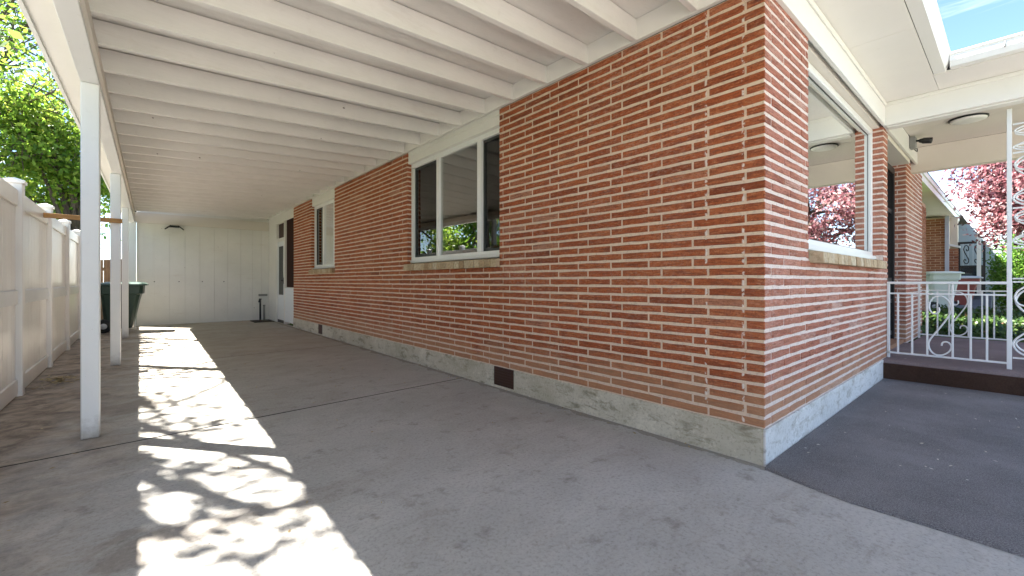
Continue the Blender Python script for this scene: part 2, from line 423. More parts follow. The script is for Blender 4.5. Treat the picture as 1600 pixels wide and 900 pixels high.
# ------------------------------------------------------------------ ground
gm = MB(); gm.quad((-150, -150, -.06), (150, -150, -.06), (150, 150, -.06), (-150, 150, -.06))
gm.build('ground', M['lawn'], kind='structure')
def slab(mb, poly, z=0., t=.12):
    n = len(poly); vs = [(x, y, z) for x, y in poly]+[(x, y, z-t) for x, y in poly]
    mb.add(vs, [tuple(range(n)), tuple(range(2*n-1, n-1, -1))]+[(i, n+i, n+(i+1) % n, (i+1) % n) for i in range(n)])
dw = MB(); g = .011
def jl(x, y0, y1): return y0+(y1-y0)*(x+.57)/(2.556+.57)
J = [(3.563, 3.746), (6.73, 6.93), (10.0, 10.2)]
XL, XR = -.84, 2.62
slab(dw, [(XL, -7), (9.0, -7), (9.0, FY), (XR, FY), (XR, jl(XR, *J[0])-g), (XL, jl(XL, *J[0])-g)])
slab(dw, [(XL, jl(XL, *J[0])+g), (XR, jl(XR, *J[0])+g), (XR, jl(XR, *J[1])-g), (XL, jl(XL, *J[1])-g)])
slab(dw, [(XL, jl(XL, *J[1])+g), (XR, jl(XR, *J[1])+g), (XR, jl(XR, *J[2])-g), (XL, jl(XL, *J[2])-g)])
slab(dw, [(XL, jl(XL, *J[2])+g), (XR, jl(XR, *J[2])+g), (XR, 13.2), (XL, 13.2)])
dw.build('driveway', M['concrete'], kind='structure')
for a, b in J:
    ej = MB(); slab(ej, [(XL, jl(XL, a, b)-g), (XR, jl(XR, a, b)-g), (XR, jl(XR, a, b)+g), (XL, jl(XL, a, b)+g)], -.0015, .05); ej.build('expansion_joint', M['jointdirt'], kind='structure')
yd = MB(); slab(yd, [(-9, -7.9), (-.93, -7.9), (-.93, 16), (-9, 16)], -.02, .1); yd.build('yard_bounce_slab', M['sidewalk'], kind='structure')  # unseen pale slab behind the fence, added to bounce sun under the carport
st = MB(); st.quad((-60, -24, -.05), (60, -24, -.05), (60, -14, -.05), (-60, -14, -.05)); st.build('street', M['asphalt'], kind='structure')
sw = MB(); slab(sw, [(-60, -10), (60, -10), (60, -8), (-60, -8)], -.01, .1); sw.build('pavement', M['sidewalk'], kind='structure')
ln = MB(); slab(ln, [(8.9, -7.9), (40, -7.9), (40, 20), (8.9, 20)], .17, .3); ln.build('neighbouring_lawn', M['lawn'], kind='structure')
nd = MB(); slab(nd, [(16.2, -7.8), (21.5, -7.8), (21.5, 3.2), (16.2, 3.2)], .19, .1); nd.build('neighbouring_driveway', M['sidewalk'], kind='structure')

# ------------------------------------------------------------------ brick house
house = thing('brick_house', 'long red brick house with white windows, bare concrete foundation and covered porch', 'house', (WX, FY, 0))
def side(u, d, z): return (WX-d, FY+u, z)
def front(u, d, z): return (WX+u, FY-d, z)
def piece(mb, mp, u0, u1, z0, z1, dep, f, e0=True):
    """one brick: chamfered face with slightly wavy edges"""
    n = max(1, int((u1-u0)/.07)); f = f+random.uniform(-.0014, .0014); tl = random.uniform(-.0012, .0012)
    tint = min(1, max(0, random.gauss(.55, .17)))
    if random.random() < .02: tint = random.choice((.12, .97))
    vs = []
    for j in range(n+1):
        u = u0+(u1-u0)*j/n; c = .0025
        a = random.uniform(-.0022, .0022); b = random.uniform(-.0022, .0022)
        uu = u+(c if j == 0 else -c if j == n else 0)
        ff = f+tl*(j/n-.5)*2
        vs += [mp(u, -dep, z0+a), mp(u, ff-.0035, z0+a), mp(uu, ff+random.uniform(-.0006, .0006), z0+.0035+a),
               mp(uu, ff+random.uniform(-.0006, .0006), z1-.0035+b), mp(u, ff-.0035, z1+b), mp(u, -dep, z1+b)]
    fs = []
    for j in range(n):
        for k in range(5): fs.append((j*6+k, j*6+k+1, j*6+7+k, j*6+6+k))
    fs += [tuple(range(6)), tuple(range(n*6+5, n*6-1, -1))]
    mb.add(vs, fs, tint)
def bricks(mb, mp, U0, U1, opens, phaseA, phaseB, nc=NC, z0=Z0, proud=.0045, uof=0., mz=.0178):
    mu = .0125
    for i in range(nc):
        za = z0+i*PITCH+mz/2; zb = z0+(i+1)*PITCH-mz/2; zc = (za+zb)/2
        ph = phaseA if i % 2 else phaseB
        spans = [(U0, U1)]
        for (a, b, c, d) in opens:
            if c-.01 < zc < d:
                ns = []
                for (p, q) in spans:
                    if b <= p or a >= q: ns.append((p, q)); continue
                    if a > p: ns.append((p, a))
                    if b < q: ns.append((b, q))
                spans = ns
        for (p, q) in spans:
            js = [p]
            k = math.ceil((p+.03-uof-ph)/.305)
            while uof+ph+k*.305 < q-.03: js.append(uof+ph+k*.305); k += 1
            js.append(q)
            for m in range(len(js)-1):
                a = js[m]+(mu/2+random.uniform(-.002, .002) if m else 0); b = js[m+1]-(mu/2 if m < len(js)-2 else 0)
                if b-a > .015: piece(mb, mp, a, b, za, zb, .001, proud)
# openings in wall coordinates
SW = dict(u0=3.172-FY, u1=5.03-FY, z0=1.235, z1=9)   # large side window
SS = dict(u0=7.727-FY, u1=9.07-FY, z0=1.25, z1=9)    # small side window
ULEN = 10.37-FY
bw = MB(); bricks(bw, side, -.0045, ULEN, [(SW['u0'], SW['u1'], 1.15, 9), (SS['u0'], SS['u1'], 1.15, 9)], .0955, .305)
bwo = bw.build('brick_wall', M['brick'], house, 'long carport wall of red rug-faced Norman brick', fixn=False)
FW = dict(u0=3.336-WX, u1=5.85-WX, z0=1.14)
fw = MB(); bricks(fw, front, 0., 6.06-WX, [(FW['u0'], FW['u1'], 1.14, 9)], .305, .1, mz=.0195)
P2 = 7.62
def front2(u, d, z): return (P2+u, .93-d, z)
def jamb1(u, d, z): return (5.85-d, FY+u, z)
bricks(fw, jamb1, 0., .11, [], 1, 1.05, nc=23, z0=Z0+18*PITCH)
fw.build('brick_wall', M['brickfront'], house, 'front brick wall with lime bloom and pale mortar', fixn=False)
PIER = MB(); bricks(PIER, front2, 0., 1.5, [], .1, .305, mz=.019)
# jamb returns of the piers beside the front window and the door
def jamb2(u, d, z): return (P2-d, .93+u, z)
bricks(PIER, jamb2, 0., .13, [], 1, 1.05)
PIER.build('brick_pier', M['brickfront'], house, fixn=False)
# jamb return of side windows (far jamb faces the camera)
for yy, zz in ((5.03, 1.235), (9.07, 1.25)):
    def jm(u, d, z, yy=yy): return (WX+u, yy-d, z)
    k0 = round((zz-Z0)/PITCH); jb = MB(); bricks(jb, jm, 0., .10, [], 1, 1.05, nc=NC-k0, z0=Z0+k0*PITCH)
    jb.build('window_jamb', M['brick'], house, fixn=False)
# mortar bed behind the bricks, with openings
def wall_panels(mb, mp, U0, U1, Z1, opens, back=.1):
    us = sorted({U0, U1, *[o[0] for o in opens], *[o[1] for o in opens]})
    for a, b in zip(us[:-1], us[1:]):
        zt = Z1
        for (p, q, c) in opens:
            if p <= a and b <= q: zt = c
        vs = [mp(u, d, z) for z in (Z0-.01, zt) for d in (0, -back) for u in (a, b)]
        mb.add(vs, [(0, 2, 3, 1), (4, 5, 7, 6), (0, 1, 5, 4), (2, 6, 7, 3), (0, 4, 6, 2), (1, 3, 7, 5)])
mo = MB(); wall_panels(mo, side, 0.0005, ULEN, ZT-.004, [(SW['u0'], SW['u1'], 1.17), (SS['u0'], SS['u1'], 1.17)])
mo.build('mortar_bed', M['mortar'], house)
mo = MB(); wall_panels(mo, front, .003, 6.058-WX, ZT-.004, [(FW['u0'], FW['u1'], 1.15)])
mo.build('mortar_bed', M['mortarfront'], house)
mo = MB(); wall_panels(mo, front2, .001, 1.5, ZT-.004, [], .13); mo.build('mortar_bed', M['mortarfront'], house)
# foundation: poured concrete, a little proud of the brick
fd = MB(); fd.box(WX-.014, WX+.2, FY-.012, 2.955, -.1, Z0); fd.box(WX-.014, WX+.2, 3.245, 8.36, -.1, Z0); fd.box(WX-.014, WX+.2, 8.6, 10.36, -.1, Z0)
for a, b in ((2.955, 3.245), (8.36, 8.6)): fd.box(WX-.014, WX+.2, a, b, -.1, .02); fd.box(WX+.03, WX+.2, a, b, .02, Z0)
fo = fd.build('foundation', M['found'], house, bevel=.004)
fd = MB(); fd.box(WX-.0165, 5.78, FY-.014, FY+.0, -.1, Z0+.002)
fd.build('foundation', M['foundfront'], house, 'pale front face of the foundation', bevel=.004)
for a, b in ((2.958, 3.242), (8.365, 8.595)):
    v = MB(); v.box(WX-.012, WX+.0, a, b, .022, Z0-.002)
    for k in range(6): v.box(WX-.015, WX-.0115, a+.01, b-.01, .036+k*.025, .045+k*.025)
    v.build('crawl_vent', M['brownpanel'], fo)

def side_window(name, u0, u1, zb, zt, m1, m2):
    y0, y1 = FY+u0, FY+u1; xf = WX+.055
    fr = MB(); w = .052
    fr.box(xf, xf+.08, y0, y1, zb, zb+.07); fr.box(xf-.018, xf, y0+.004, y1-.004, zb, zb+.025)
    fr.box(xf, xf+.08, y0, y1, zt-w, zt)
    fr.box(xf, xf+.08, y0, y0+w, zb+.07, zt-w); fr.box(xf, xf+.08, y1-w, y1, zb+.07, zt-w)
    for m in (m1, m2): fr.box(xf-.004, xf+.076, m-.034, m+.034, zb+.07, zt-w)
    o = fr.build('window', M['vinylframe'], house, bevel=.004)
    h = MB(); h.box(WX+.012, WX+.09, y0, y1, zt+.001, ZT+.01); h.box(WX+.004, WX+.0115, y0+.02, y1-.02, zt+.09, zt+.105); h.build('header_trim', M['trim'], o)
    zi0, zi1 = zb+.07, zt-w
    for a, b, dark in ((y0+w, m1-.034, 1), (m1+.034, m2-.034, 0), (m2+.034, y1-w, 1)):
        if dark:
            s = MB(); e = .028; x0, x1 = xf+.028, xf+.05
            s.box(x0, x1, a, b, zi0, zi0+e); s.box(x0, x1, a, b, zi1-e, zi1); s.box(x0, x1, a, a+e, zi0+e, zi1-e); s.box(x0, x1, b-e, b, zi0+e, zi1-e)
            so = s.build('sash', M['darkframe'], o)
            p = MB(); p.box(xf+.037, xf+.041, a+e, b-e, zi0+e, zi1-e); p.build('pane', M['glassdark'], o)
        else:
            p = MB(); p.box(xf+.02, xf+.026, a, b, zi0, zi1); p.build('pane', M['glassside'], o)
    # rowlock sill of tan bricks, sloped
    si = MB(); n = max(3, int((u1-u0)/.085)); ys = [y0-.01+(y1-y0+.01)*k/n for k in range(n+1)]
    for k in range(n):
        a, b = ys[k]+.003, ys[k+1]-.003; d = random.uniform(-.003, .003)
        si.t_ = 0
        pts = [(WX-.058+d, zb-.098), (WX+.06, zb-.098), (WX+.06, zb-.004), (WX-.055+d, zb-.022)]
        q = len(si.f); si.prism(pts, 'y', a, b)
        tv = random.random()
        for i in range(q, len(si.f)): si.t[i] = tv
    si.build('sill', M['sill'], o, bevel=.004)
    return o
big = side_window('w', SW['u0'], SW['u1'], 1.235, 2.49, 3.57, 4.375)
sml = side_window('w', SS['u0'], SS['u1'], 1.25, 2.48, 7.91, 8.52)
cu = MB()
for k in range(14): # hanging vertical curtain folds behind the left of the big window
    a = 4.16+k*.012; cu.box(WX+.22+(k % 2)*.012, WX+.226+(k % 2)*.012, a, a+.013, 1.25, 2.5)
cu.build('curtain', M['curtain'], big)
cu = MB()
for k in range(40): cu.box(WX+.2+(k % 2)*.012, WX+.206+(k % 2)*.012, 7.95+k*.013, 7.964+k*.013, 1.25, 2.5)
cu.build('curtain', M['curtain'], sml)

# front picture window
xa, xb, yf = 3.336, 5.85, FY+.085; zb, zt = 1.225, 2.60
fr = MB(); w = .06
fr.box(xa, xb, yf, yf+.08, zb, zb+.085); fr.box(xa, xb, yf-.03, yf, zb, zb+.04)
fr.box(xa, xb, yf, yf+.08, zt-w, zt); fr.box(xa, xa+w, yf, yf+.08, zb+.085, zt-w); fr.box(xb-w, xb, yf, yf+.08, zb+.085, zt-w)
fwin = fr.build('window', M['vinylframe'], house, 'wide front picture window', bevel=.005)
e = MB(); t_ = .012
for bx in ((xa+w, xb-w, zb+.085, zb+.085+t_), (xa+w, xb-w, zt-w-t_, zt-w), (xa+w, xa+w+t_, zb+.097, zt-w-t_), (xb-w-t_, xb-w, zb+.097, zt-w-t_)):
    e.box(bx[0], bx[1], yf+.028, yf+.044, bx[2], bx[3])
e.build('gasket', M['black'], fwin)
p = MB(); p.box(xa+w, xb-w, yf+.03, yf+.036, zb+.09, zt-w); p.build('pane', M['glass'], fwin)
h = MB(); h.box(xa, xb, FY+.03, FY+.14, zt+.001, ZT+.03); h.build('header_trim', M['porchpaint'], fwin)
bl = MB()
for k in range(15):
    z = zt-.09-k*.026
    bl.add([(xa+.08, yf+.13, z), (xb-.08, yf+.13, z), (xb-.08, yf+.152, z-.014), (xa+.08, yf+.152, z-.014),
            (xa+.08, yf+.13, z-.001), (xb-.08, yf+.13, z-.001), (xb-.08, yf+.152, z-.015), (xa+.08, yf+.152, z-.015)],
           [(0, 1, 2, 3), (7, 6, 5, 4), (0, 4, 5, 1), (2, 6, 7, 3)])
bl.box(xa+.08, xb-.08, yf+.12, yf+.16, zt-.075, zt-.04); bl.box(xa+.08, xb-.08, yf+.128, yf+.152, zt-.09-15*.026-.012, zt-.09-15*.026)
bl.build('blind', M['blind'], fwin)
si = MB(); n = 24
for k in range(n):
    a = 3.36+(5.52-3.36)*k/n+.004; b = 3.36+(5.52-3.36)*(k+1)/n-.004; d = random.uniform(-.004, .004); tv = random.random(); q = len(si.f)
    yb_ = FY+.07 if b < 5.84 else FY+.001
    si.prism([(FY-.085+d, 1.122), (yb_, 1.128), (yb_, 1.222), (FY-.08+d, 1.195)], 'x', a, b)
    for i in range(q, len(si.f)): si.t[i] = tv
si.box(5.522, 5.848, FY+.0, FY+.07, 1.13, 1.222)
si.build('sill', M['sill'], fwin, bevel=.006)

# front door in its recess
dr = MB(); dx0, dx1, dy = 6.06, P2, 1.06
dr.box(dx0, dx1, dy+.06, dy+.12, .2, 2.62)
dfr = MB(); dfr.box(dx0, dx0+.07, dy-.02, dy+.058, .2, 2.5); dfr.box(dx1-.07, dx1-.002, dy-.02, dy+.058, .2, 2.5); dfr.box(dx0+.07, dx1-.07, dy-.02, dy+.058, 2.42, 2.5)
dfr.box(6.60, 6.66, dy-.02, dy+.058, .2, 2.42)
for z in (.3, .72, 1.0, 1.9): dfr.box(6.66, dx1-.07, dy+.0, dy+.03, z, z+.05)
for k in range(7): dfr.box(6.74+k*.12, 6.752+k*.12, dy+.008, dy+.02, .25, 2.42)
do = dr.build('front_door', M['brownpanel'], house, 'dark front door behind a black iron storm door')
dfr.build('storm_door', M['black'], do)
hd = MB(); hd.tube([(6.72, dy-.02, 1.2), (6.72, dy-.06, 1.2), (6.80, dy-.06, 1.2)], .012); hd.build('handle', M['greymetal'], do)
hr = MB(); hr.box(dx0-.03, dx1-.003, FY+.002, dy+.12, 2.54, 2.63); hr.build('door_header', M['porchpaint'], house)
ts = MB(); ts.box(dx0, dx1-.003, FY+.06, dy+.058, .19, .245); ts.build('door_threshold', M['brick'], house)

# frieze, soffits, gutters, porch beams and ceiling
f = MB(); f.box(WX-.03, 5.758, .858, FY-.004, 2.595, 2.818); f.box(WX-.03, 5.758, .846, .8575, 2.775, 2.8175)
f.box(5.952, 7.998, .858, FY-.004, 2.588, 2.818)
f.box(WX-.03, 5.75, FY-.0035, FY+.03, 2.64, 2.83)
f.build('frieze_board', M['trim'], house, bevel=.003)
s = MB(); s.box(WX-.1, 4.2, .47, FY+.1, 2.82, 2.835); s.box(4.2035, 5.76, .47, FY+.1, 2.82, 2.835); s.box(5.31, 5.76, -1.6, .467, 2.82, 2.835)
s.build('soffit', M['soffit'], house)
k_ = [(0, 0), (-.075, 0), (-.10, .045), (-.10, .085), (-.115, .10), (-.115, .112), (-.107, .112), (-.092, .088), (-.012, .088), (0, .112)]
gt = MB(); gt.prism([(.465+a, 2.826+b) for a, b in k_], 'x', WX-.6, 5.31)
gt.prism([(5.305+a, 2.8262+b) for a, b in k_], 'y', -1.6, .36)
gto = gt.build('gutter', M['gutter'], house, bevel=.002)
for a in (.05, -.25, -.6, -1.0): sp = MB(); sp.tube([(5.2, a, 2.915), (5.199, a, 2.86)], .004); sp.build('gutter_spike', M['greymetal'], gto)
b = MB(); b.box(5.76, 5.95, -1.6, FY-.008, 2.59, 2.8185); b.box(5.748, 5.7595, -1.6, .855, 2.785, 2.8188); b.box(5.80, 5.91, -1.6, .85, 2.575, 2.5895)
b.build('porch_beam', M['trim'], house, bevel=.003)
b = MB(); b.box(8.0, 8.15, -1.6, 1.0, 2.49, 2.818); b.box(5.952, 7.998, -1.6, -1.45, 2.50, 2.818)
b.build('porch_beam', M['porchpaint'], house, 'beige far porch beam', bevel=.003)
c = MB(); c.box(5.95, 7.0, -1.45, .858, 2.82, 2.834); c.box(7.003, 8.0, -1.45, .858, 2.82, 2.834); c.build('porch_ceiling', M['porchpaint'], house)
pr_ = MB(); pr_.box(5.30, 8.4, -1.7, .9, 2.84, 2.93); pr_.build('porch_roof', M['shingle'], house)
pf = MB(); pf.prism([(5.765, -.05), (5.765, .17), (5.775, .19), (5.80, .2), (8.80, .2), (8.83, .17), (8.83, -.05)], 'y', -1.9, FY-.002)
pf.box(6.06, 7.62, FY-.003, 1.12, .0, .199)
pfo = pf.build('porch_floor', M['porchcarpet'], house, 'raised porch floor and step covered in brown carpet')
rs = MB(); rs.box(5.755, 5.764, -1.9, FY-.003, .0145, .172); rs.build('step_riser_shade', M['risershade'], pfo)  # dark sheet over the step front, standing for its shade
rf = MB(); rf.prism([(.37, 2.945), (.37, 2.97), (5.7, 4.4), (11.6, 2.97), (11.6, 2.945)], 'x', WX-.15, 9.2); rf.build('roof', M['shingle'], house)
# interior shell
it = MB()
X0, X1, Y0, Y1, Zf, Zc = WX+.14, 6.2, FY+.23, 10.2, .3, 2.66
it.quad((X0, Y0, Zf), (X1, Y0, Zf), (X1, Y1, Zf), (X0, Y1, Zf)); it.quad((X0-.1, Y0-.2, Zc), (X0-.1, Y1, Zc), (X1, Y1, Zc), (X1, Y0-.2, Zc))
it.quad((X1, Y0-.06, Zf), (X1, Y0-.06, Zc), (X1, Y1, Zc), (X1, Y1, Zf)); it.quad((X0-.1, Y1, Zf), (X1, Y1, Zf), (X1, Y1, Zc), (X0-.1, Y1, Zc))
it.box(X0+.1, X1, 6.4, 6.5, Zf, Zc); it.box(4.4, 4.5, 2.6, 6.4, Zf, Zc)
it.build('interior_wall', M['interior'], house)
# rest of the outer shell (far sides)
sh = MB(); sh.box(6.25, 9.1, 1.2, 10.3, 0, 2.9); sh.box(X0, 6.25, 10.25, 10.36, 0, 2.9); sh.build('rear_wall', M['brick'], house)

# back entry enclosure between house and shed
be = MB(); be.box(2.60, 2.75, 12.03, 12.9, 0, 2.80); be.box(2.60, 2.75, 11.24, 12.03, 2.42, 2.80); be.box(2.60, 2.75, 10.37, 11.24, 2.44, 2.80)
be.box(2.585, 2.70, 11.19, 11.27, .0, 2.44); be.box(2.585, 2.70, 11.985, 12.03, .0, 2.42); be.box(2.60, 2.70, 11.27, 11.985, 1.98, 2.06)
beo = be.build('entry_frame', M['trim'], house)
lp = MB()
for k in range(8): lp.prism([(2.585, .06+k*.1), (2.60, .155+k*.1), (2.66, .155+k*.1), (2.66, .06+k*.1)], 'y', 10.385, 11.19)
lp.build('lap_siding', M['doorwhite'], beo)
bp = MB(); bp.box(2.63, 2.65, 10.38, 11.19, .87, 2.44)
for k in range(16): bp.box(2.622, 2.63, 10.40+k*.05, 10.408+k*.05, .87, 2.44)
bp.build('brown_screen', M['brownpanel'], beo)
tp = MB(); tp.box(2.64, 2.655, 11.27, 11.985, 2.06, 2.42); tp.build('transom_pane', M['brownpanel'], beo)
sd = MB(); ya, yb = 11.275, 11.98
sd.box(2.605, 2.64, ya, yb, .07, .68); sd.box(2.605, 2.64, ya, yb, 1.86, 1.975); sd.box(2.605, 2.64, ya, ya+.13, .68, 1.86); sd.box(2.605, 2.64, yb-.1, yb, .68, 1.86)
sdo = sd.build('screen_door', M['doorwhite'], house, 'white back door with one tall dark glass pane', bevel=.004)
gl = MB(); gl.box(2.615, 2.625, ya+.13, yb-.1, .68, 1.86); gl.build('pane', M['darkframe'], sdo)
hn = MB(); hn.tube([(2.605, 11.34, 1.03), (2.56, 11.34, 1.03), (2.555, 11.42, 1.03)], .014); hn.box(2.596, 2.604, 11.31, 11.37, .95, 1.1); hn.build('handle', M['black'], sdo)
gp = MB(); gp.box(2.612, 2.70, ya, yb, -.01, .068); gp.build('threshold', M['black'], sdo)

# ------------------------------------------------------------------ carport
cp = thing('carport', 'white painted carport roof with exposed joists on slim square posts', 'carport', (-.24, 3.84, 0))
def zl(y): return 2.372+.0165*(y-3.1)
def bx(y): return -.24+.0122*(y-3.84)
def zbm(y): return 2.262+.0062*(y-3.)
ZR = ZT+.002
yws = [1.685+.4235*k for k in range(-6, 27)]
jo = None
for i, yw in enumerate(yws):
    yl = yw-.29; a = Vector((bx(yl)-.165, yl, zl(yl))); bq = Vector((WX-.034, yw, ZR))
    # the bottom line is straight; leave small random variation
    a.z += random.uniform(-.004, .004)
    m = MB(); m.beam(a, bq, .04+random.uniform(-.002, .002), .14)
    m.build('joist', M['joist'], cp, bevel=.003)
YA, YB = -1.02, 12.897
n = 24
def deckpt(t, side_, dz):
    y = YA+(YB-YA)*t
    if side_ == 0: yl = y-.25; return (bx(yl)-.19, yl, zl(yl)+.148+dz)
    return (WX-.002, y, ZR+.148+dz)
dk = MB()
NX = 10
for (dz0) in (0., .03):
    pass
vs = []; fs = []
for i in range(n+1):
    for j in range(NX+1):
        for dz in (0., .028):
            L = Vector(deckpt(i/n, 0, dz)); Rr = Vector(deckpt(i/n, 1, dz)); vs.append(L.lerp(Rr, j/NX))
def ix(i, j, k): return (i*(NX+1)+j)*2+k
for i in range(n):
    for j in range(NX):
        fs.append((ix(i, j, 0), ix(i, j+1, 0), ix(i+1, j+1, 0), ix(i+1, j, 0)))
        fs.append((ix(i, j, 1), ix(i+1, j, 1), ix(i+1, j+1, 1), ix(i, j+1, 1)))
for i in range(n):
    for j in (0, NX): fs.append((ix(i, j, 0), ix(i+1, j, 0), ix(i+1, j, 1), ix(i, j, 1)))
for j in range(NX):
    for i in (0, n): fs.append((ix(i, j, 0), ix(i, j, 1), ix(i, j+1, 1), ix(i, j+1, 0)))
dk.add(vs, fs); dk.build('roof_deck', M['deck'], cp)
lg = MB(); lg.box(WX-.032, WX-.0005, -1.0, YB, ZT+.001, ZR+.142)
lg.build('ledger_board', M['trim'], cp)
def ribbon(mb, x0, x1, zf0, zf1, ya, yb, n=12):
    """bar along y whose x follows the beam line and whose z follows two functions"""
    vs = []; fs = []
    for i in range(n+1):
        y = ya+(yb-ya)*i/n
        vs += [(bx(y)+x0, y, zf0(y)), (bx(y)+x1, y, zf0(y)), (bx(y)+x1, y, zf1(y)), (bx(y)+x0, y, zf1(y))]
    for i in range(n):
        for k in range(4): fs.append((i*4+k, i*4+(k+1) % 4, i*4+4+(k+1) % 4, i*4+4+k))
    fs += [(0, 1, 2, 3), (n*4+3, n*4+2, n*4+1, n*4)]
    mb.add(vs, fs)
m = MB(); ribbon(m, -.045, .045, zbm, lambda y: zl(y)-.004, YA-.25, YB); m.build('beam', M['post'], cp, bevel=.004)
m = MB(); ribbon(m, .0455, .062, lambda y: zl(y)-.085, lambda y: zl(y)-.006, YA-.25, YB); m.build('beam_trim', M['porchpaint'], cp)
m = MB(); ribbon(m, -.175, -.048, lambda y: zl(y)-.02, lambda y: zl(y)-.006, YA-.25, YB); m.build('soffit', M['soffit'], cp)
m = MB(); ribbon(m, -.197, -.177, lambda y: zl(y)-.03, lambda y: zl(y)+.19, YA-.25, YB); m.build('fascia', M['gutter'], cp)
m = MB(); ribbon(m, -.212, -.1975, lambda y: zl(y)+.12, lambda y: zl(y)+.195, YA-.25, YB); m.build('drip_edge', M['greymetal'], cp)
for (x, y, wx) in ((-.275, .72, .09), (-.2385, 3.845+.04, .088), (-.2165, 6.99+.04, .094), (-.193, 10.3, .09)):
    m = MB(); zt_ = zbm(y)-.0015
    m.bbox(x-wx/2, x+wx/2, y-.045, y+.045, -.0, zt_, .005)
    m.build('post', M['post'], cp)
hb = MB(); hb.box(-.13, WX+.02, 12.86, 12.897, 2.33, 2.56); hb.build('header_board', M['porchpaint'], cp)

# ------------------------------------------------------------------ board wall (shed) at the end of the carport
shd = thing('garden_shed', 'white vertical board wall of a shed closing the back of the carport', 'shed', (1.2, 12.9, 0))
bw = MB(); xs = [-.05, .25, .53, .82, 1.11, 1.40, 1.68, 1.96, 2.22, 2.42, 2.60]
for a, b_ in zip(xs[:-1], xs[1:]):
    bw.bbox(a+.0012, b_-.0012, 12.9+random.uniform(0, .0015), 12.96, -.02, 2.876, .0015)
bw.box(-.05, 2.6, 12.92, 12.97, -.02, 2.876)
bw.build('board_wall', M['shedboards'], shd)
m = MB(); m.bbox(-.185, -.055, 12.83, 12.97, -.02, 2.36, .005); m.build('corner_post', M['doorwhite'], shd)
for x, z in ((.26, 1.0), (.71, 1.0), (1.16, 1.0), (1.6, 1.0)): m = MB(); m.lathe((x, 12.905, z), [(.012, 0), (.012, -.006), (.008, -.008)], 10, 'y'); m.build('vent_plug', M['black'], shd)
m = MB(); m.box(2.02, 2.14, 12.89, 12.9, .18, .29); m.box(2.04, 2.12, 12.885, 12.89, .2, .27); m.build('vent_cover', M['shedboards'], shd)
m = MB(); m.box(2.36, 2.56, 12.87, 12.9, .62, .675); m.build('door_latch', M['greymetal'], shd)
m = MB(); m.box(-.05, 6.2, 12.98, 16.5, 0, 2.877); m.build('shed_body', M['shedboards'], shd)
m = MB(); m.box(-.3, 6.4, 12.8, 16.8, 2.878, 2.98); m.build('roof', M['shingle'], shd)

fl = thing('flood_light', 'black twin floodlight with two angled heads high on the white shed wall', 'light', (.62, 12.86, 2.3))
m = MB(); m.box(.53, .71, 12.82, 12.9, 2.27, 2.31); m.build('bracket', M['black'], fl)
for sx in (-1, 1):
    m = MB(); c = Vector((.62+sx*.15, 12.8, 2.235))
    m.beam((.62+sx*.08, 12.80, 2.285), (.62+sx*.17, 12.78, 2.205), .09, .03); m.build('lamp_head', M['black'], fl)
for x, r_, h_, mt, lb, in ((2.38, .022, .50, 'black', 'thin black standpipe with a bent tap at the foot of the shed wall'), (2.47, .024, .36, 'greymetal', 'short grey pipe stub rising between the black standpipe and the back door')):
    if mt == 'black':
        t = thing('standpipe', lb, 'pipe', (x, 12.8, 0))
        m = MB(); m.tube([(x, 12.8, 0), (x, 12.8, h_)], r_); m.build('riser', M[mt], t)
        m = MB(); m.tube([(x, 12.8, h_), (x, 12.79, h_+.03), (x-.02, 12.74, h_+.03), (x-.04, 12.72, h_-.03)], .022); m.lathe((x, 12.8, h_+.03), [(.03, 0), (.035, .015), (.03, .03)], 10); m.build('tap', M[mt], t)
    else:
        m = MB(); m.tube([(x, 12.8, 0), (x, 12.8, h_)], r_); m.lathe((x, 12.8, h_), [(.03, 0), (.03, .03), (.02, .036)], 12)
        tag(m.build('pipe', M[mt]), lb, 'pipe')
m = MB(); m.bbox(2.12, 2.55, 12.02, 12.62, .001, .018, .004); tag(m.build('door_mat', M['matrubber']), 'dark brown door mat on the concrete before the back door', 'door mat')

# ------------------------------------------------------------------ vinyl fence
vf = thing('vinyl_fence', 'tall white vinyl privacy fence along the left side of the driveway', 'fence', (-.82, 5.72, 0))
py = [5.72+1.665*k for k in range(-4, 7)]
for i, y in enumerate(py):
    m = MB(); m.bbox(-.885, -.775, y-.055, y+.055, -.05, 1.86, .006); po = m.build('post', M['vinyl'], vf)
    m = MB(); m.box(-.897, -.763, y-.067, y+.067, 1.86, 1.885); m.add([(-.897, y-.067, 1.885), (-.763, y-.067, 1.885), (-.763, y+.067, 1.885), (-.897, y+.067, 1.885), (-.83, y, 1.915)], [(0, 1, 4), (1, 2, 4), (2, 3, 4), (3, 0, 4)])
    m.build('cap', M['vinyl'], po)
for i in range(len(py)-1):
    a, b_ = py[i]+.056, py[i+1]-.056
    m = MB()
    nb = 10; wb = (b_-a)/nb
    for (z0, z1) in ((.15, 1.66),):
        for k in range(nb): m.bbox(-.848, -.818, a+k*wb+.0015, a+(k+1)*wb-.0015, z0, z1, .004)
    po = m.build('panel', M['vinyl'], vf)
    for z0, z1 in ((.012, .15), (1.66, 1.80)): m = MB(); m.bbox(-.858, -.802, a, b_, z0, z1, .005); m.build('rail', M['vinyl'], po)
    m = MB(); m.bbox(-.858, -.800, a, b_, .80, .925, .005); m.build('rail', M['vinylrail'], po, 'grey middle rail')

# batten from fence to second post
m = MB(); m.add([], []); m.beam((-.80, 6.96, 1.705), (-.155, 6.955, 1.695), .03, .052)
tag(m.build('wooden_batten', M['batten'], bevel=.003), 'orange stained wooden batten bridging the vinyl fence and the second carport post', 'batten')

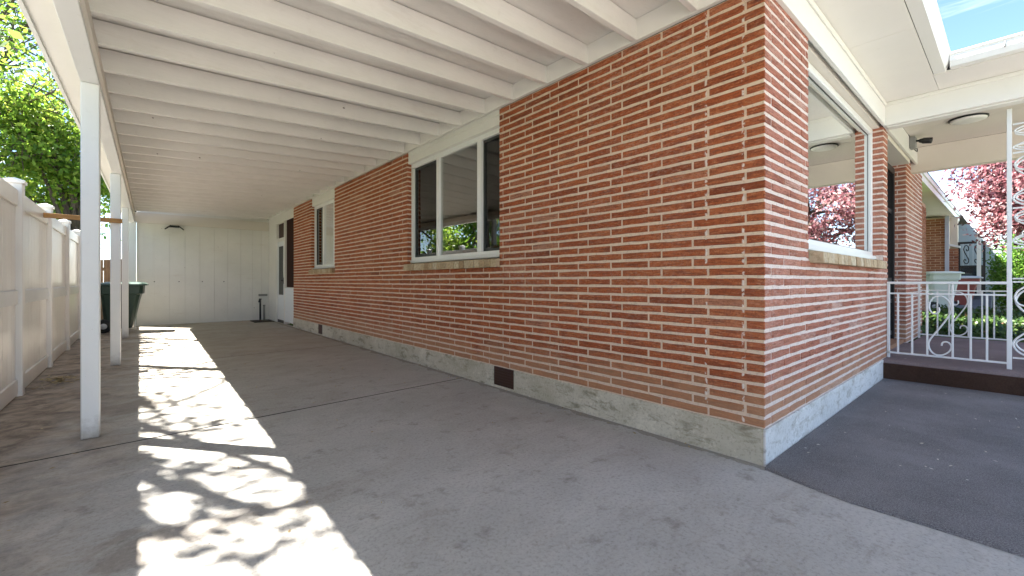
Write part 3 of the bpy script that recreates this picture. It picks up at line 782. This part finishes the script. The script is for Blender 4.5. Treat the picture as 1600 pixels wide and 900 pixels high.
# ------------------------------------------------------------------ carpet, litter
m = MB(); N = 26; vs = []; fs = []
for i in range(N+1):
    y = FY-.02-(3.2)*i/N
    xe = WX-.04-.10*min(1, max(0, (FY-y)/.4))+.006*math.sin(y*7)
    for j, x in enumerate((xe-.012, xe, xe+.02, 3.2, 4.2, 5.0, 5.77)):
        vs.append((x, y, [.001, .010, .014, .014, .014, .014, .014][j]))
for i in range(N):
    for j in range(6): fs.append((i*7+j, i*7+j+1, i*7+8+j, i*7+7+j))
m.add(vs, fs)
tag(m.build('outdoor_carpet', M['carpet']), 'charcoal outdoor carpet laid on the walkway before the porch step', 'carpet')
def scatter(name, mat, pts, size, label=None, cat=None, kind=None, flat=True, asp=.55, sink=0):
    m = MB()
    for (x, y, z) in pts:
        s_ = size*random.uniform(.5, 1.3); a = random.uniform(0, 6.28); q = random.uniform(.1, .5) if flat else random.uniform(-1, 1)
        d = Vector((math.cos(a), math.sin(a), random.uniform(-.15, .25))); e = Vector((-math.sin(a), math.cos(a), q))*asp
        p = Vector((x, y, z)); m.add([p-d*s_, p-e*s_*.6, p+d*s_, p+e*s_*.6], [(0, 1, 2, 3)], random.random())
    return tag(m.build(name, mat, fixn=False), label, cat, kind=kind)
pts = [(random.uniform(2.7, 5.7), random.uniform(-1.2, .84), .02) for _ in range(110)]+[(random.uniform(5.75, 5.765), random.uniform(-.9, .8), .02) for _ in range(6)]
pts += [(random.uniform(5.9, 8.2), random.uniform(-.9, .8), .206) for _ in range(26)]
scatter('fallen_petals', M['petal'], pts, .011, kind='stuff')
pts = [(random.uniform(-.76, .4), random.uniform(2.5, 12), .004) for _ in range(60)]+[(random.uniform(-.4, 2.4), random.uniform(11.9, 12.8), .004) for _ in range(60)]+[(random.uniform(.3, 2.4), random.uniform(1.5, 8), .004) for _ in range(60)]+[(random.uniform(2.42, 2.555), random.uniform(1.2, 10.2), .004) for _ in range(130)]
scatter('leaf_litter', M['straw'], pts, .014, kind='stuff')
pts = []
for _ in range(240):
    a = random.uniform(0, 6.28); r_ = abs(random.gauss(0, .11)); pts.append((-.60+math.cos(a)*r_*.8, 6.25+math.sin(a)*r_*1.5, .004+random.uniform(0, .045)*max(0, 1-r_/.2)))
scatter('dried_weeds', M['straw'], pts, .026, 'small clump of dried straw-coloured weeds on the dirty concrete beside the fence', 'weeds', flat=False, asp=.3)

# ------------------------------------------------------------------ porch railing
def crom(P, n=6):
    out = []
    for i in range(len(P)-1):
        p0, p1, p2, p3 = (Vector(P[max(i-1, 0)]), Vector(P[i]), Vector(P[i+1]), Vector(P[min(i+2, len(P)-1)]))
        for k in range(n):
            t = k/n; out.append(.5*((2*p1)+(p2-p0)*t+(2*p0-5*p1+4*p2-p3)*t*t+(3*p1-p0-3*p2+p3)*t**3))
    out.append(Vector(P[-1])); return out
SC = [(.46, .80), (.47, .735), (.30, .69), (.10, .725), (.03, .82), (.12, .92), (.36, .985), (.66, .975), (.90, .90), (1., .80), (.97, .72), (.78, .60), (.5, .46), (.22, .33), (.05, .24), (0., .16), (.09, .07), (.3, .012), (.6, .012), (.88, .07), (1., .15), (.93, .212), (.76, .235), (.62, .215), (.58, .165)]
def scroll(mb, x, ya, yb, z0, z1, r=.0075):
    pts = crom([(p[0], p[1], 0) for p in SC], 5)
    mb.tube([(x, ya+(yb-ya)*p.x, z0+(z1-z0)*p.y) for p in pts], r, 6)
def railing(name, label, X, ys, zf, tall):
    t = thing(name, label, 'railing', (X, ys[0], zf), 'white iron railings at the two ends of the porch')
    y0, y1 = ys
    m = MB(); m.bbox(X-.02, X+.02, y1, y0, zf+.775, zf+.80, .003); m.build('top_rail', M['iron'], t)
    m = MB(); m.bbox(X-.01, X+.01, y1, y0, zf+.668, zf+.684, .002); m.build('middle_rail', M['iron'], t)
    m = MB(); m.bbox(X-.012, X+.012, y1, y0, zf+.045, zf+.062, .002); m.build('bottom_rail', M['iron'], t)
    m = MB(); m.bbox(X-.012, X+.012, y0-.024, y0, zf, zf+.775, .002); m.build('wall_post', M['iron'], t)
    L = y0-y1
    for fr_, tallb in ((.105, 0), (.235, 0), (.37, 1), (.585, 1), (.73, 0), (.855, 0)):
        y = y0-L*fr_; m = MB(); m.bbox(X-.008, X+.008, y-.008, y+.008, zf+.06, zf+(.776 if tallb else .67), .002); m.build('baluster', M['iron'], t)
    m = MB(); scroll(m, X, y0-L*.375-.005, y0-L*.58+.005, zf+.066, zf+.664); m.build('scroll', M['iron'], t)
    ht = 2.574 if tall else zf+.80
    m = MB(); m.bbox(X-.016, X+.016, y1-.032, y1, zf, ht, .002); m.build('corner_post', M['iron'], t)
    if tall:
        m = MB(); m.bbox(X-.016, X+.016, y1-.392, y1-.36, zf, ht, .002); m.build('corner_post', M['iron'], t)
        ya, yb = y1-.036, y1-.356
        for z in (.99, 1.30, 2.42, 2.16, 1.66, .30, 1.02):
            m = MB(); m.bbox(X-.008, X+.008, yb, ya, z, z+.014, .002); m.build('cross_bar', M['iron'], t)
        for z0, z1 in ((.32, .98), (1.32, 1.65), (1.68, 2.15), (2.18, 2.41)):
            m = MB(); scroll(m, X, ya-.004, yb+.004, z0, z1); scroll(m, X+.01, yb+.02, ya-.02, z0+.02, z1-.02); m.build('scroll', M['iron'], t)
    return t
railing('porch_railing', 'near white iron railing with S scroll and tall scrollwork column above the step', 6.02, (.884, .047), .2, True)
railing('porch_railing', 'far white iron railing at the other end of the porch before the ground cover', 8.42, (.90, .05), .2, False)

pl = thing('ceiling_light', 'flat round ceiling light with dark rim on the porch ceiling', 'light', (6.98, .335, 2.82))
m = MB(); m.lathe((6.98, .335, 2.82), [(.14, 0), (.158, -.004), (.158, -.018), (.15, -.021)], 40); m.build('rim', M['black'], pl)
m = MB(); m.lathe((6.98, .335, 2.7995), [(.148, 0), (.14, -.01), (.11, -.018), (.06, -.022), (.01, -.023)], 40); m.build('diffuser', M['lens'], pl)
sc = thing('security_camera', 'small black bullet camera on a grey box under the porch ceiling', 'camera', (7.35, .856, 2.74))
m = MB(); m.bbox(7.27, 7.39, .80, .856, 2.66, 2.80, .006); m.build('junction_box', M['greymetal'], sc)
m = MB(); m.tube([(7.33, .80, 2.75), (7.32, .76, 2.745)], .014); m.build('arm', M['black'], sc)
m = MB(); a = Vector((7.325, .77, 2.745)); d = Vector((-.05, -1, -.2)).normalized(); m.tube([a, a+d*.03, a+d*.035, a+d*.115, a+d*.118], [.022, .03, .036, .036, .03], 14); m.build('camera_body', M['black'], sc)
m = MB(); m.tube([(7.30, .855, 2.80), (7.26, .855, 2.81), (7.22, .856, 2.818)], .004, 6); m.tube([(7.33, .79, 2.66), (7.34, .79, 2.62), (7.38, .80, 2.63), (7.39, .82, 2.66)], .005, 6); m.build('cable', M['black'], sc)

# ------------------------------------------------------------------ wheelie bins
def bin_(name, label, loc, rz, mb_, ml_, h=.92, w=.58, d=.62):
    t = thing(name, label, 'bin', (0, 0, 0), None)
    # local frame: front (lid opening) towards +x, wheels at -x
    def loop(z, x0, x1, wy): c = .05; return [(x0+c, -wy, z), (x1-c, -wy, z), (x1, -wy+c, z), (x1, wy-c, z), (x1-c, wy, z), (x0+c, wy, z), (x0, wy-c, z), (x0, -wy+c, z)]
    L = [loop(.07, -.24, .17, w*.36), loop(.22, -.25, .20, w*.385), loop(.62, -.28, .27, w*.44), loop(h-.17, -.29, .30, w*.46), loop(h-.165, -.31, .335, w*.49), loop(h, -.315, .345, w*.5)]
    m = MB(); vs = [p for l in L for p in l]; fs = [tuple(range(7, -1, -1)), tuple(len(vs)-8+k for k in range(8))]
    for i in range(len(L)-1):
        for k in range(8): fs.append((i*8+k, i*8+(k+1) % 8, i*8+8+(k+1) % 8, i*8+8+k))
    m.add(vs, fs); m.build('body', mb_, t, bevel=.008)
    m = MB(); L = [loop(h+.002, -.34, .40, w*.54), loop(h+.03, -.34, .405, w*.545), loop(h+.06, -.28, .34, w*.46), loop(h+.075, -.2, .22, w*.3)]
    vs = [p for l in L for p in l]; fs = [tuple(range(7, -1, -1)), tuple(len(vs)-8+k for k in range(8))]
    for i in range(len(L)-1):
        for k in range(8): fs.append((i*8+k, i*8+(k+1) % 8, i*8+8+(k+1) % 8, i*8+8+k))
    m.add(vs, fs); m.build('lid', ml_, t, bevel=.006)
    m = MB(); m.tube([(-.30, -w*.38, h-.06), (-.40, -w*.36, h-.02), (-.40, w*.36, h-.02), (-.30, w*.38, h-.06)], .016); m.build('handle', mb_, t)
    for sy in (-1, 1):
        m = MB(); m.lathe((-.24, sy*w*.44, .13), [(.05, -.03), (.125, -.03), (.13, -.02), (.13, .02), (.125, .03), (.05, .03)], 24, 'y')
        wo = m.build('wheel', M['rubber'], t)
        m = MB(); m.lathe((-.24, sy*(w*.44+.032), .13), [(.055, -.006), (.055, .006), (.02, .012)], 16, 'y'); m.build('hub', M['greyplastic'], wo)
    t.location = loc; t.rotation_euler = (0, 0, rz); return t
bin_('wheelie_bin', 'dark green wheelie bin standing behind the carport posts by the fence', (-.27, 11.75, 0), R(-4), M['binGreen'], M['binGreenLid'])
bin_('wheelie_bin', 'faded mint green wheelie bin with pale lid on the neighbouring driveway', (16.9, 1.38, .19), R(-62), M['binMint'], M['binMintLid'], 1.02, .7)
bin_('wheelie_bin', 'pale grey wheelie bin with red front standing behind the mint green bin', (18.0, 1.05, .19), R(-62), M['redplastic'], M['greyplastic'], .9, .6)

# ------------------------------------------------------------------ neighbour to the right
def flat_bricks(t, mp, U, Zb, Zt, name='brick_wall', uofs=0.):
    m = MB(); n = int((Zt-Zb)/.075); 
    for i in range(n):
        z = Zb+i*.075; o = (i % 2)*.11-.11
        a = o
        while a < U:
            p, q = max(a, 0)+.005, min(a+.21, U)-.003; a += .215
            if q-p > .02: m.add([mp(p, .008, z+.006), mp(q, .008, z+.006), mp(q, .008, z+.066), mp(p, .008, z+.066), mp(p, -.004, z+.002), mp(q, -.004, z+.002), mp(q, -.004, z+.07), mp(p, -.004, z+.07)], [(0, 1, 2, 3), (4, 5, 1, 0), (1, 5, 6, 2), (2, 6, 7, 3), (3, 7, 4, 0)], min(1, max(0, random.gauss(.55, .2))))
    return m.build(name, M['brickn'], t)
M['brickn'] = brick_mat('orange_brick', [(0., (.25, .08, .04)), (.5, (.42, .17, .095)), (1., (.52, .27, .17))])
nh = thing('neighbouring_house', 'orange brick house with white sloping eave and lavender downspout beyond the porch', 'house', (18, 1.3, .17))
NX0 = 18.0
flat_bricks(nh, lambda u, d, z: (NX0-d, 1.33+u, z), 4., .17, 2.9)
m = MB(); m.box(NX0, NX0+9, 1.33, 8, .1, 2.9); m.build('wall_core', M['mortar'], nh)
flat_bricks(nh, lambda u, d, z: (12.9+u, 1.36-d, z), 1.1, .17, 2.78, 'brick_pillar')
m = MB(); m.box(12.9, 14.0, 1.362, 1.8, .1, 2.8); m.build('pillar_core', M['mortar'], nh)
m = MB(); m.box(11.2, 19.9, 1.19, 6., 2.95, 2.97); m.build('soffit', M['soffit'], nh)
m = MB(); m.box(11.2, 19.9, 1.15, 1.188, 2.93, 3.14); m.box(11.2, 19.9, 1.13, 1.149, 3.06, 3.16); m.build('fascia', M['trim'], nh)
m = MB(); m.prism([(1.12, 3.165), (6, 4.3), (11, 3.165)], 'x', 11.1, 27); m.build('roof', M['shingle'], nh)
m = MB(); m.box(NX0-.09, NX0-.012, 1.25, 1.335, .2, 2.93); m.build('downspout', M['downspout'], nh)
m = MB(); m.box(18.2, 18.5, 1.09, 1.25, .17, 2.9); m.build('corner_board', M['beigewall'], nh)
flat_bricks(nh, lambda u, d, z: (18.09-d, 1.06+u, z), .2, .17, 2.0, 'brick_pillar')
m = MB(); m.prism([(1.04, 1.98), (1.27, 2.06), (1.27, 2.12), (1.04, 2.04)], 'x', 18.05, 18.4); m.build('pillar_cap', M['trim'], nh)
m = MB(); m.box(27, 27.2, -2, 8, .1, 5.2); m.build('rear_gable', M['palewall'], nh)
ch = MB(); ch.box(21.5, 22, 1.75, 2.1, 3.2, 4.0); ch.box(21.45, 22.05, 1.7, 2.15, 4.0, 4.1); ch.build('chimney', M['brickn'], nh)
m = MB(); m.box(21.8, 22, -.2, 1.33, .1, 3.0); 
for k in range(18): m.box(21.785, 21.8, -.2, 1.33, .3+k*.15, .305+k*.15)
m.build('siding_wall', M['stucco'], nh)
m = MB(); m.box(18.0, 18.12, .62, .70, .6, 3.0); m.build('porch_post', M['trim'], nh)
m = MB()
for k in range(3): m.box(17.6+k*.3, 21.8, .42, 1.08, .18+k*.15, .33+k*.15)
m.build('porch_steps', M['steps'], nh)
ig = thing('iron_gate', 'black iron framed screen with scroll ornaments on the neighbouring porch', 'gate', (18.3, .8, .64))
m = MB(); Y0_, Y1_ = .54, 1.09; z0, z1, zm = .63, 2.16, 1.42
for bq in ((Y0_, Y0_+.05, z0, z1), (Y1_-.05, Y1_, z0, z1), (Y0_+.05, Y1_-.05, z1-.06, z1), (Y0_+.05, Y1_-.05, z0, z0+.05), (Y0_+.05, Y1_-.05, zm, zm+.05)): m.box(18.28, 18.33, *bq)
m.build('frame', M['black'], ig)
m = MB()
for k in range(4): m.box(18.295, 18.31, Y0_+.14+k*.1, Y0_+.148+k*.1, zm+.05, z1-.06)
m.build('bar', M['iron'], ig)
m = MB()
for c_ in (.70, .92): scroll(m, 18.29, c_-.05, c_+.05, zm+.1, z1-.1, .012)
m.build('scroll', M['black'], ig)
m = MB(); m.box(18.30, 18.306, Y0_+.05, Y1_-.05, z0+.05, zm); m.build('pane', M['glassdark'], ig)

# ------------------------------------------------------------------ vegetation
def leaves(mb, centers, n, spread, size, tint=(.5, .25), droop=.3):
    C_ = np.array(centers); idx = rng.integers(0, len(C_), n)
    P = C_[idx]+rng.normal(0, 1, (n, 3))*np.array(spread)
    d = rng.normal(0, 1, (n, 3)); d[:, 2] -= droop; d /= np.linalg.norm(d, axis=1)[:, None]
    e = np.cross(d, rng.normal(0, 1, (n, 3))); e /= np.linalg.norm(e, axis=1)[:, None]+1e-9
    s_ = size*rng.uniform(.6, 1.3, n)[:, None]
    tn = np.clip(rng.normal(tint[0], tint[1], n), 0, 1)
    A, B, Cc, D = P-d*s_, P-e*s_*.5+d*s_*.1, P+d*s_, P+e*s_*.5+d*s_*.1
    b = len(mb.v)
    mb.v += [tuple(p) for p in np.stack([A, B, Cc, D], 1).reshape(-1, 3).tolist()]
    for i in range(n):
        mb.f.append((b+4*i, b+4*i+1, b+4*i+2, b+4*i+3)); mb.t.append(float(tn[i])); mb.sm.append(False)
def tree(name, label, base, h, r0, lean, blobs, nleaf, size, lm, nsub=16, sub=.5, group=None, tint=(.5, .25), cat='tree', limbs=()):
    """trunk, limbs to every foliage mass, twigs inside it, and leaf-sized faces round the twigs"""
    t = thing(name, label, cat, base, group)
    base = Vector(base); top = base+Vector((lean[0], lean[1], h))
    tr = MB(); P = [base+Vector((0, 0, -.1))]
    for k in range(1, 7):
        f_ = k/6; P.append(base.lerp(top, f_)+Vector((random.gauss(0, .06), random.gauss(0, .06), 0))*h*.12)
    tr.tube(P, [r0*(1.25 if k == 0 else 1-.1*k) for k in range(7)], 10)
    cents = []
    for (cx, cy, cz, rr) in blobs:
        c = Vector((cx, cy, cz)); st_ = P[random.choice((3, 4, 5, 6))]
        mid = st_.lerp(c, .5)+Vector((random.gauss(0, .15), random.gauss(0, .15), random.uniform(0, .3)))*rr
        tr.tube([st_, st_.lerp(mid, .5)+Vector((0, 0, .05*rr)), mid, mid.lerp(c, .6), c], [r0*.45, r0*.36, r0*.27, r0*.18, r0*.08], 7)
        for k in range(nsub):
            v = Vector((random.gauss(0, 1), random.gauss(0, 1), random.gauss(0, .8))).normalized()*rr*random.uniform(.45, 1.05)
            s0 = mid.lerp(c, random.uniform(.2, 1)); e_ = c+v
            tr.tube([s0, s0.lerp(e_, .5)+Vector((random.gauss(0, .08), random.gauss(0, .08), .06))*rr, e_], [r0*.12, r0*.07, r0*.02], 5, cap=False)
            for q in range(4): cents.append(tuple(s0.lerp(e_, .4+.2*q)))
    for (pts_, z_, r_) in limbs:
        k_ = z_/1.39*1.0; L_ = [Vector((x-.6215*z_/1.3917, y+.7834*z_/1.3917, z_+random.uniform(-.1, .1))) for x, y in pts_]
        far = min((0, -1), key=lambda q: (L_[q]-P[5]).length); L_ = L_ if far == 0 else L_[::-1]
        a_ = L_[0]; path = [P[5], P[5].lerp(a_, .5)+Vector((0, 0, .25))]+L_+[L_[-1]+(L_[-1]-L_[-2]).normalized()*.8+Vector((0, 0, .2))]
        path = crom(path, 4); tr.tube(path, [r_*(1.5-1.2*i/(len(path)-1)) for i in range(len(path))], 7)
    tr.build('trunk', M['bark'], t, fixn=False)
    lv = MB(); leaves(lv, cents, nleaf, (sub, sub, sub*.7), size, tint)
    lv.build('crown', lm, t, fixn=False)
    return t
# near tree over the driveway: its thin crown dapples the sunlight
tree('deciduous_tree', 'leaning tree over the fence whose thin crown dapples the driveway', (-3.4, 9.6, -.06), 4.6, .17, (.5, -.6),
     [(-2.6, 6.0, 6.6, 1.3), (-3.3, 8.2, 7.8, 1.4), (-2.2, 9.6, 6.4, 1.2), (-3.0, 11.6, 7.0, 1.4), (-4.2, 13.5, 7.6, 1.4), (-2.6, 14.2, 6.2, 1.2), (-4.5, 10, 9.2, 1.5), (-5.2, 7, 8.5, 1.4), (-2.3, 4.9, 6.0, .9)],
     4700, .06, M['leafgreen'], 10, .40,
     limbs=[([(.01, 2.916), (.191, 2.58), (.399, 2.169), (.589, 2.042)], 5.2, .05), ([(.57, 2.533), (.638, 2.114), (.72, 1.858)], 5.4, .035),
            ([(.079, 4.16), (.254, 4.452), (.647, 5.35)], 5.6, .026), ([(.113, 5.0), (.254, 4.452)], 5.6, .02), ([(.03, 3.836), (.336, 3.589), (.632, 3.351)], 6., .018), ([(.008, 2.304), (.228, 2.201), (.365, 2.046)], 5.6, .024)])
for k, (x, y, hh, lb) in enumerate(((-8.5, 1.5, 3.5, 'green garden tree in the neighbouring yard, nearest the camera behind the fence'), (-10, 6.5, 4, 'green garden tree in the neighbouring yard opposite the small side window'), (-9.5, 11.5, 4, 'green garden tree in the neighbouring yard before the dark leafy tree'), (-8.2, 18, 3.5, 'low green garden tree behind the dark leafy tree'), (-11, 25, 4, 'green garden tree farthest back along the yard'))):
    tree('garden_tree', lb, (x, y, -.06), hh, .16, (.1, .2), [(x+random.uniform(-1.6, 1.6), y+random.uniform(-2.2, 2.2), random.uniform(1.4, 5.2), random.uniform(.9, 1.3)) for _ in range(11)], 5200, .13, M['leafgreen'], 9, .45, None, (.45, .25))
TG = 'green trees beyond the vinyl fence'
def crownblobs(cx, cy, z0, z1, rx, n, r):
    return [(cx+random.uniform(-rx, rx), cy+random.uniform(-rx, rx), random.uniform(z0, z1), r*random.uniform(.8, 1.2)) for _ in range(n)]
tree('deciduous_tree', 'bright yellow-green tree beyond the fence filling the gap left of the first post', (-5.0, 21, -.06), 5, .2, (.3, .3), crownblobs(-4.0, 20.5, 2.0, 9.5, 2.4, 22, 1.3), 12500, .085, M['leafgreen'], 12, .36, None, (.65, .25))
tree('deciduous_tree', 'tall green tree behind the yellow-green one, beyond the fence', (-7.5, 29, -.06), 7, .3, (.5, .2), crownblobs(-6, 28.5, 2.5, 16, 4.0, 30, 1.9), 9500, .12, M['leafgreen'], 12, .55, None, (.4, .25))
tree('deciduous_tree', 'tree with low leaves behind the shed corner and the green bin', (-1.6, 19.5, -.06), 4, .16, (.1, .3), crownblobs(-1.6, 20, 1.6, 6.5, 1.5, 12, 1.0), 9000, .09, M['leafgreen'], 12, .3, None, (.5, .25))
tree('deciduous_tree', 'dark leafy tree far left, its branch hanging in the top corner', (-5.6, 14.5, -.06), 6, .22, (.8, -1.2), crownblobs(-5.4, 14.5, 5.2, 9, 1.8, 9, 1.3)+[(-3.2, 12.6, 5.8, .8)], 7500, .12, M['leafdark'], 12, .32, None, (.5, .25))
m = MB(); m.tube([(-1.75, 17.2, -.1), (-1.72, 17.2, 1.2), (-1.66, 17.25, 2.15)], [.13, .12, .135], 10); 
tag(m.build('cut_trunk', M['greywood']), 'grey weathered cut trunk standing behind the brown wooden fence', 'tree trunk')
wf = thing('wooden_fence', 'brown weathered wooden board fence behind the green bin', 'fence', (-2, 16.4, 0))
m = MB()
for k in range(26): m.bbox(-4.2+k*.15, -4.06+k*.15, 16.4, 16.42, -.05, 1.62+random.uniform(-.02, .02), .003)
m.build('boards', M['brownfence'], wf)
m = MB(); m.box(-4.2, -.3, 16.42, 16.47, 1.3, 1.39); m.box(-4.2, -.3, 16.42, 16.47, .3, .39); m.build('rail', M['brownfence'], wf)

tree('plum_tree', 'purple-leaved plum tree with pink-red foliage beyond the porch', (13.2, -1.6, .17), 2.6, .10, (.1, .1),
     [(12.4, -.2, 3.1, .8), (13.4, .15, 3.3, .8), (14.2, -.2, 2.9, .8), (13.6, .5, 3.9, .7), (12.6, -1.6, 3.6, 1.0), (13.6, -2.2, 4.2, 1.1), (12.6, -3, 3.2, 1.0), (14.5, -1.4, 3.6, 1.0), (13.3, -1.0, 4.8, 1.0), (12.2, -2.2, 2.6, .8), (13.2, -3.8, 3.6, 1.0), (13.2, -.5, 2.5, .7), (14.4, .3, 3.2, .6), (14.0, .1, 2.3, .5), (14.6, .2, 2.6, .6), (13.8, -.4, 3.3, .8), (12.8, -1.3, 2.1, .6), (13.5, -2.4, 2.4, .7), (12.6, -2.0, 2.2, .6), (14, -1.8, 2.5, .7)],
     25000, .05, M['leafplum'], 14, .22, None, (.55, .28))
hg = MB(); C_ = [(random.uniform(8.95, 15.9), random.uniform(-3.5, 2.2), .22) for _ in range(1500)]
leaves(hg, C_, 26000, (.06, .06, .07), .045, (.5, .25), -.6)
tag(hg.build('ground_cover', M['leafhedge'], fixn=False), kind='stuff')
def bush(label, c, r, n, size, lm, tint=(.5, .25)):
    t = thing('shrub', label, 'shrub', (c[0], c[1], .17))
    s_ = MB(); cents = []
    for k in range(40):
        v = Vector((random.gauss(0, 1), random.gauss(0, 1), random.uniform(.0, 1.6))).normalized()
        e_ = Vector((c[0], c[1], .2))+Vector((v.x*r[0], v.y*r[1], v.z*r[2]*2))*random.uniform(.5, 1)
        s_.tube([(c[0], c[1], .15), Vector((c[0], c[1], .2)).lerp(e_, .5)+Vector((0, 0, .1)), e_], [.02, .014, .006], 5, cap=False); cents += [tuple(e_), tuple(Vector((c[0], c[1], .3)).lerp(e_, .7))]
    s_.build('stem', M['bark'], t, fixn=False)
    l_ = MB(); leaves(l_, cents, n, (r[0]*.2, r[1]*.2, r[2]*.25), size, tint); l_.build('foliage', lm, t, fixn=False)
bush('bright green rounded shrub beside the black iron gate', (19.6, .0, 1.0), (.9, .55, 1.15), 7000, .05, M['leafbush'], (.55, .25))
bush('darker green shrub at the right edge behind the scrollwork column', (17.2, -.55, .8), (.8, .6, .5), 4200, .05, M['leafhedge'], (.6, .25))
bush('tall pale green shrub behind the bright green one near the plum tree', (21.5, -1.0, 1.4), (1.1, .9, 1.1), 6000, .06, M['leafgreen'], (.6, .25))
bush('large green shrub left of the plum tree, mirrored low in the picture window', (16.8, -3.4, 1.5), (1.5, 1.3, 1.7), 8500, .06, M['leafbush'], (.5, .25))
bush('large dark shrub beyond the plum tree towards the street', (19.5, -6.0, 1.6), (1.8, 1.6, 1.8), 7500, .065, M['leafhedge'], (.6, .25))
bush('low olive shrub in front of the house end by the far railing', (9.6, 1.25, .5), (.5, .3, .22), 1500, .035, M['leafhedge'], (.6, .3))

# ------------------------------------------------------------------ world, sun, camera
SUN = Vector((-.6215, .7834, 0)).normalized()*math.cos(R(54.3)); SUN.z = math.sin(R(54.3))
SKY_STRENGTH, SUN_STRENGTH, EXPOSURE = .054, 5.0, 3.12
W = bpy.data.worlds.new('World'); S.world = W; W.use_nodes = True
nt = W.node_tree; nd_, lk = nt.nodes, nt.links
bg = nd_['Background']; bg.inputs[1].default_value = SKY_STRENGTH
sk = nd_.new('ShaderNodeTexSky'); sk.sky_type = 'NISHITA'; sk.sun_disc = False
sk.sun_elevation = R(54.3); sk.sun_rotation = math.atan2(SUN.x, SUN.y); sk.altitude = 1300; sk.air_density = 1.0; sk.dust_density = .6; sk.ozone_density = 3.5
tc = nd_.new('ShaderNodeTexCoord'); sx = nd_.new('ShaderNodeSeparateXYZ'); lk.new(tc.outputs['Generated'], sx.inputs[0])
def wm(op, a, b):
    n_ = nd_.new('ShaderNodeMath'); n_.operation = op
    for v, i in ((a, 0), (b, 1)):
        if hasattr(v, 'links'): lk.new(v, n_.inputs[i])
        else: n_.inputs[i].default_value = v
    return n_.outputs[0]
zz = wm('MAXIMUM', sx.outputs[2], .06)
cb = nd_.new('ShaderNodeCombineXYZ'); lk.new(wm('DIVIDE', sx.outputs[0], zz), cb.inputs[0]); lk.new(wm('DIVIDE', sx.outputs[1], zz), cb.inputs[1])
mp_ = nd_.new('ShaderNodeMapping'); mp_.inputs['Scale'].default_value = (3.2, .55, 1); mp_.inputs['Rotation'].default_value = (0, 0, R(12)); lk.new(cb.outputs[0], mp_.inputs[0])
no = nd_.new('ShaderNodeTexNoise'); no.inputs['Scale'].default_value = 1.4; no.inputs['Detail'].default_value = 7; no.inputs['Roughness'].default_value = .6; no.inputs['Distortion'].default_value = .5; lk.new(mp_.outputs[0], no.inputs['Vector'])
rp = nd_.new('ShaderNodeValToRGB'); rp.color_ramp.elements[0].position = .44; rp.color_ramp.elements[1].position = .78; rp.color_ramp.elements[0].color = (.0,)*3+(1,); rp.color_ramp.elements[1].color = (.7,)*3+(1,); lk.new(no.outputs['Fac'], rp.inputs[0])
mxw = nd_.new('ShaderNodeMix'); mxw.data_type = 'RGBA'; lk.new(rp.outputs[0], mxw.inputs[0]); lk.new(sk.outputs[0], mxw.inputs[6]); mxw.inputs[7].default_value = (5.2, 5.4, 5.6, 1)
lk.new(mxw.outputs[2], bg.inputs[0])
sl = bpy.data.lights.new('sun', 'SUN'); sl.energy = SUN_STRENGTH; sl.angle = R(.53); sl.color = (1, .95, .87)
so = bpy.data.objects.new('sun', sl); COL.objects.link(so); so.location = SUN*40; so.rotation_euler = SUN.to_track_quat('Z', 'Y').to_euler()

cam = bpy.data.cameras.new('camera'); co = bpy.data.objects.new('camera', cam); COL.objects.link(co)
co.location = (0, 0, 1.0); co.rotation_euler = (R(90), 0, -math.atan(582/676))
cam.sensor_width = 36; cam.lens = 36*676/1600; cam.shift_y = -10/1600; cam.clip_start = .02; cam.clip_end = 600
S.camera = co
S.view_settings.view_transform = 'Standard'; S.view_settings.look = 'None'; S.view_settings.exposure = EXPOSURE; S.view_settings.gamma = 1
S.cycles.max_bounces = 10; S.cycles.diffuse_bounces = 6; S.cycles.glossy_bounces = 4; S.cycles.transparent_max_bounces = 12
S.cycles.use_denoising = True
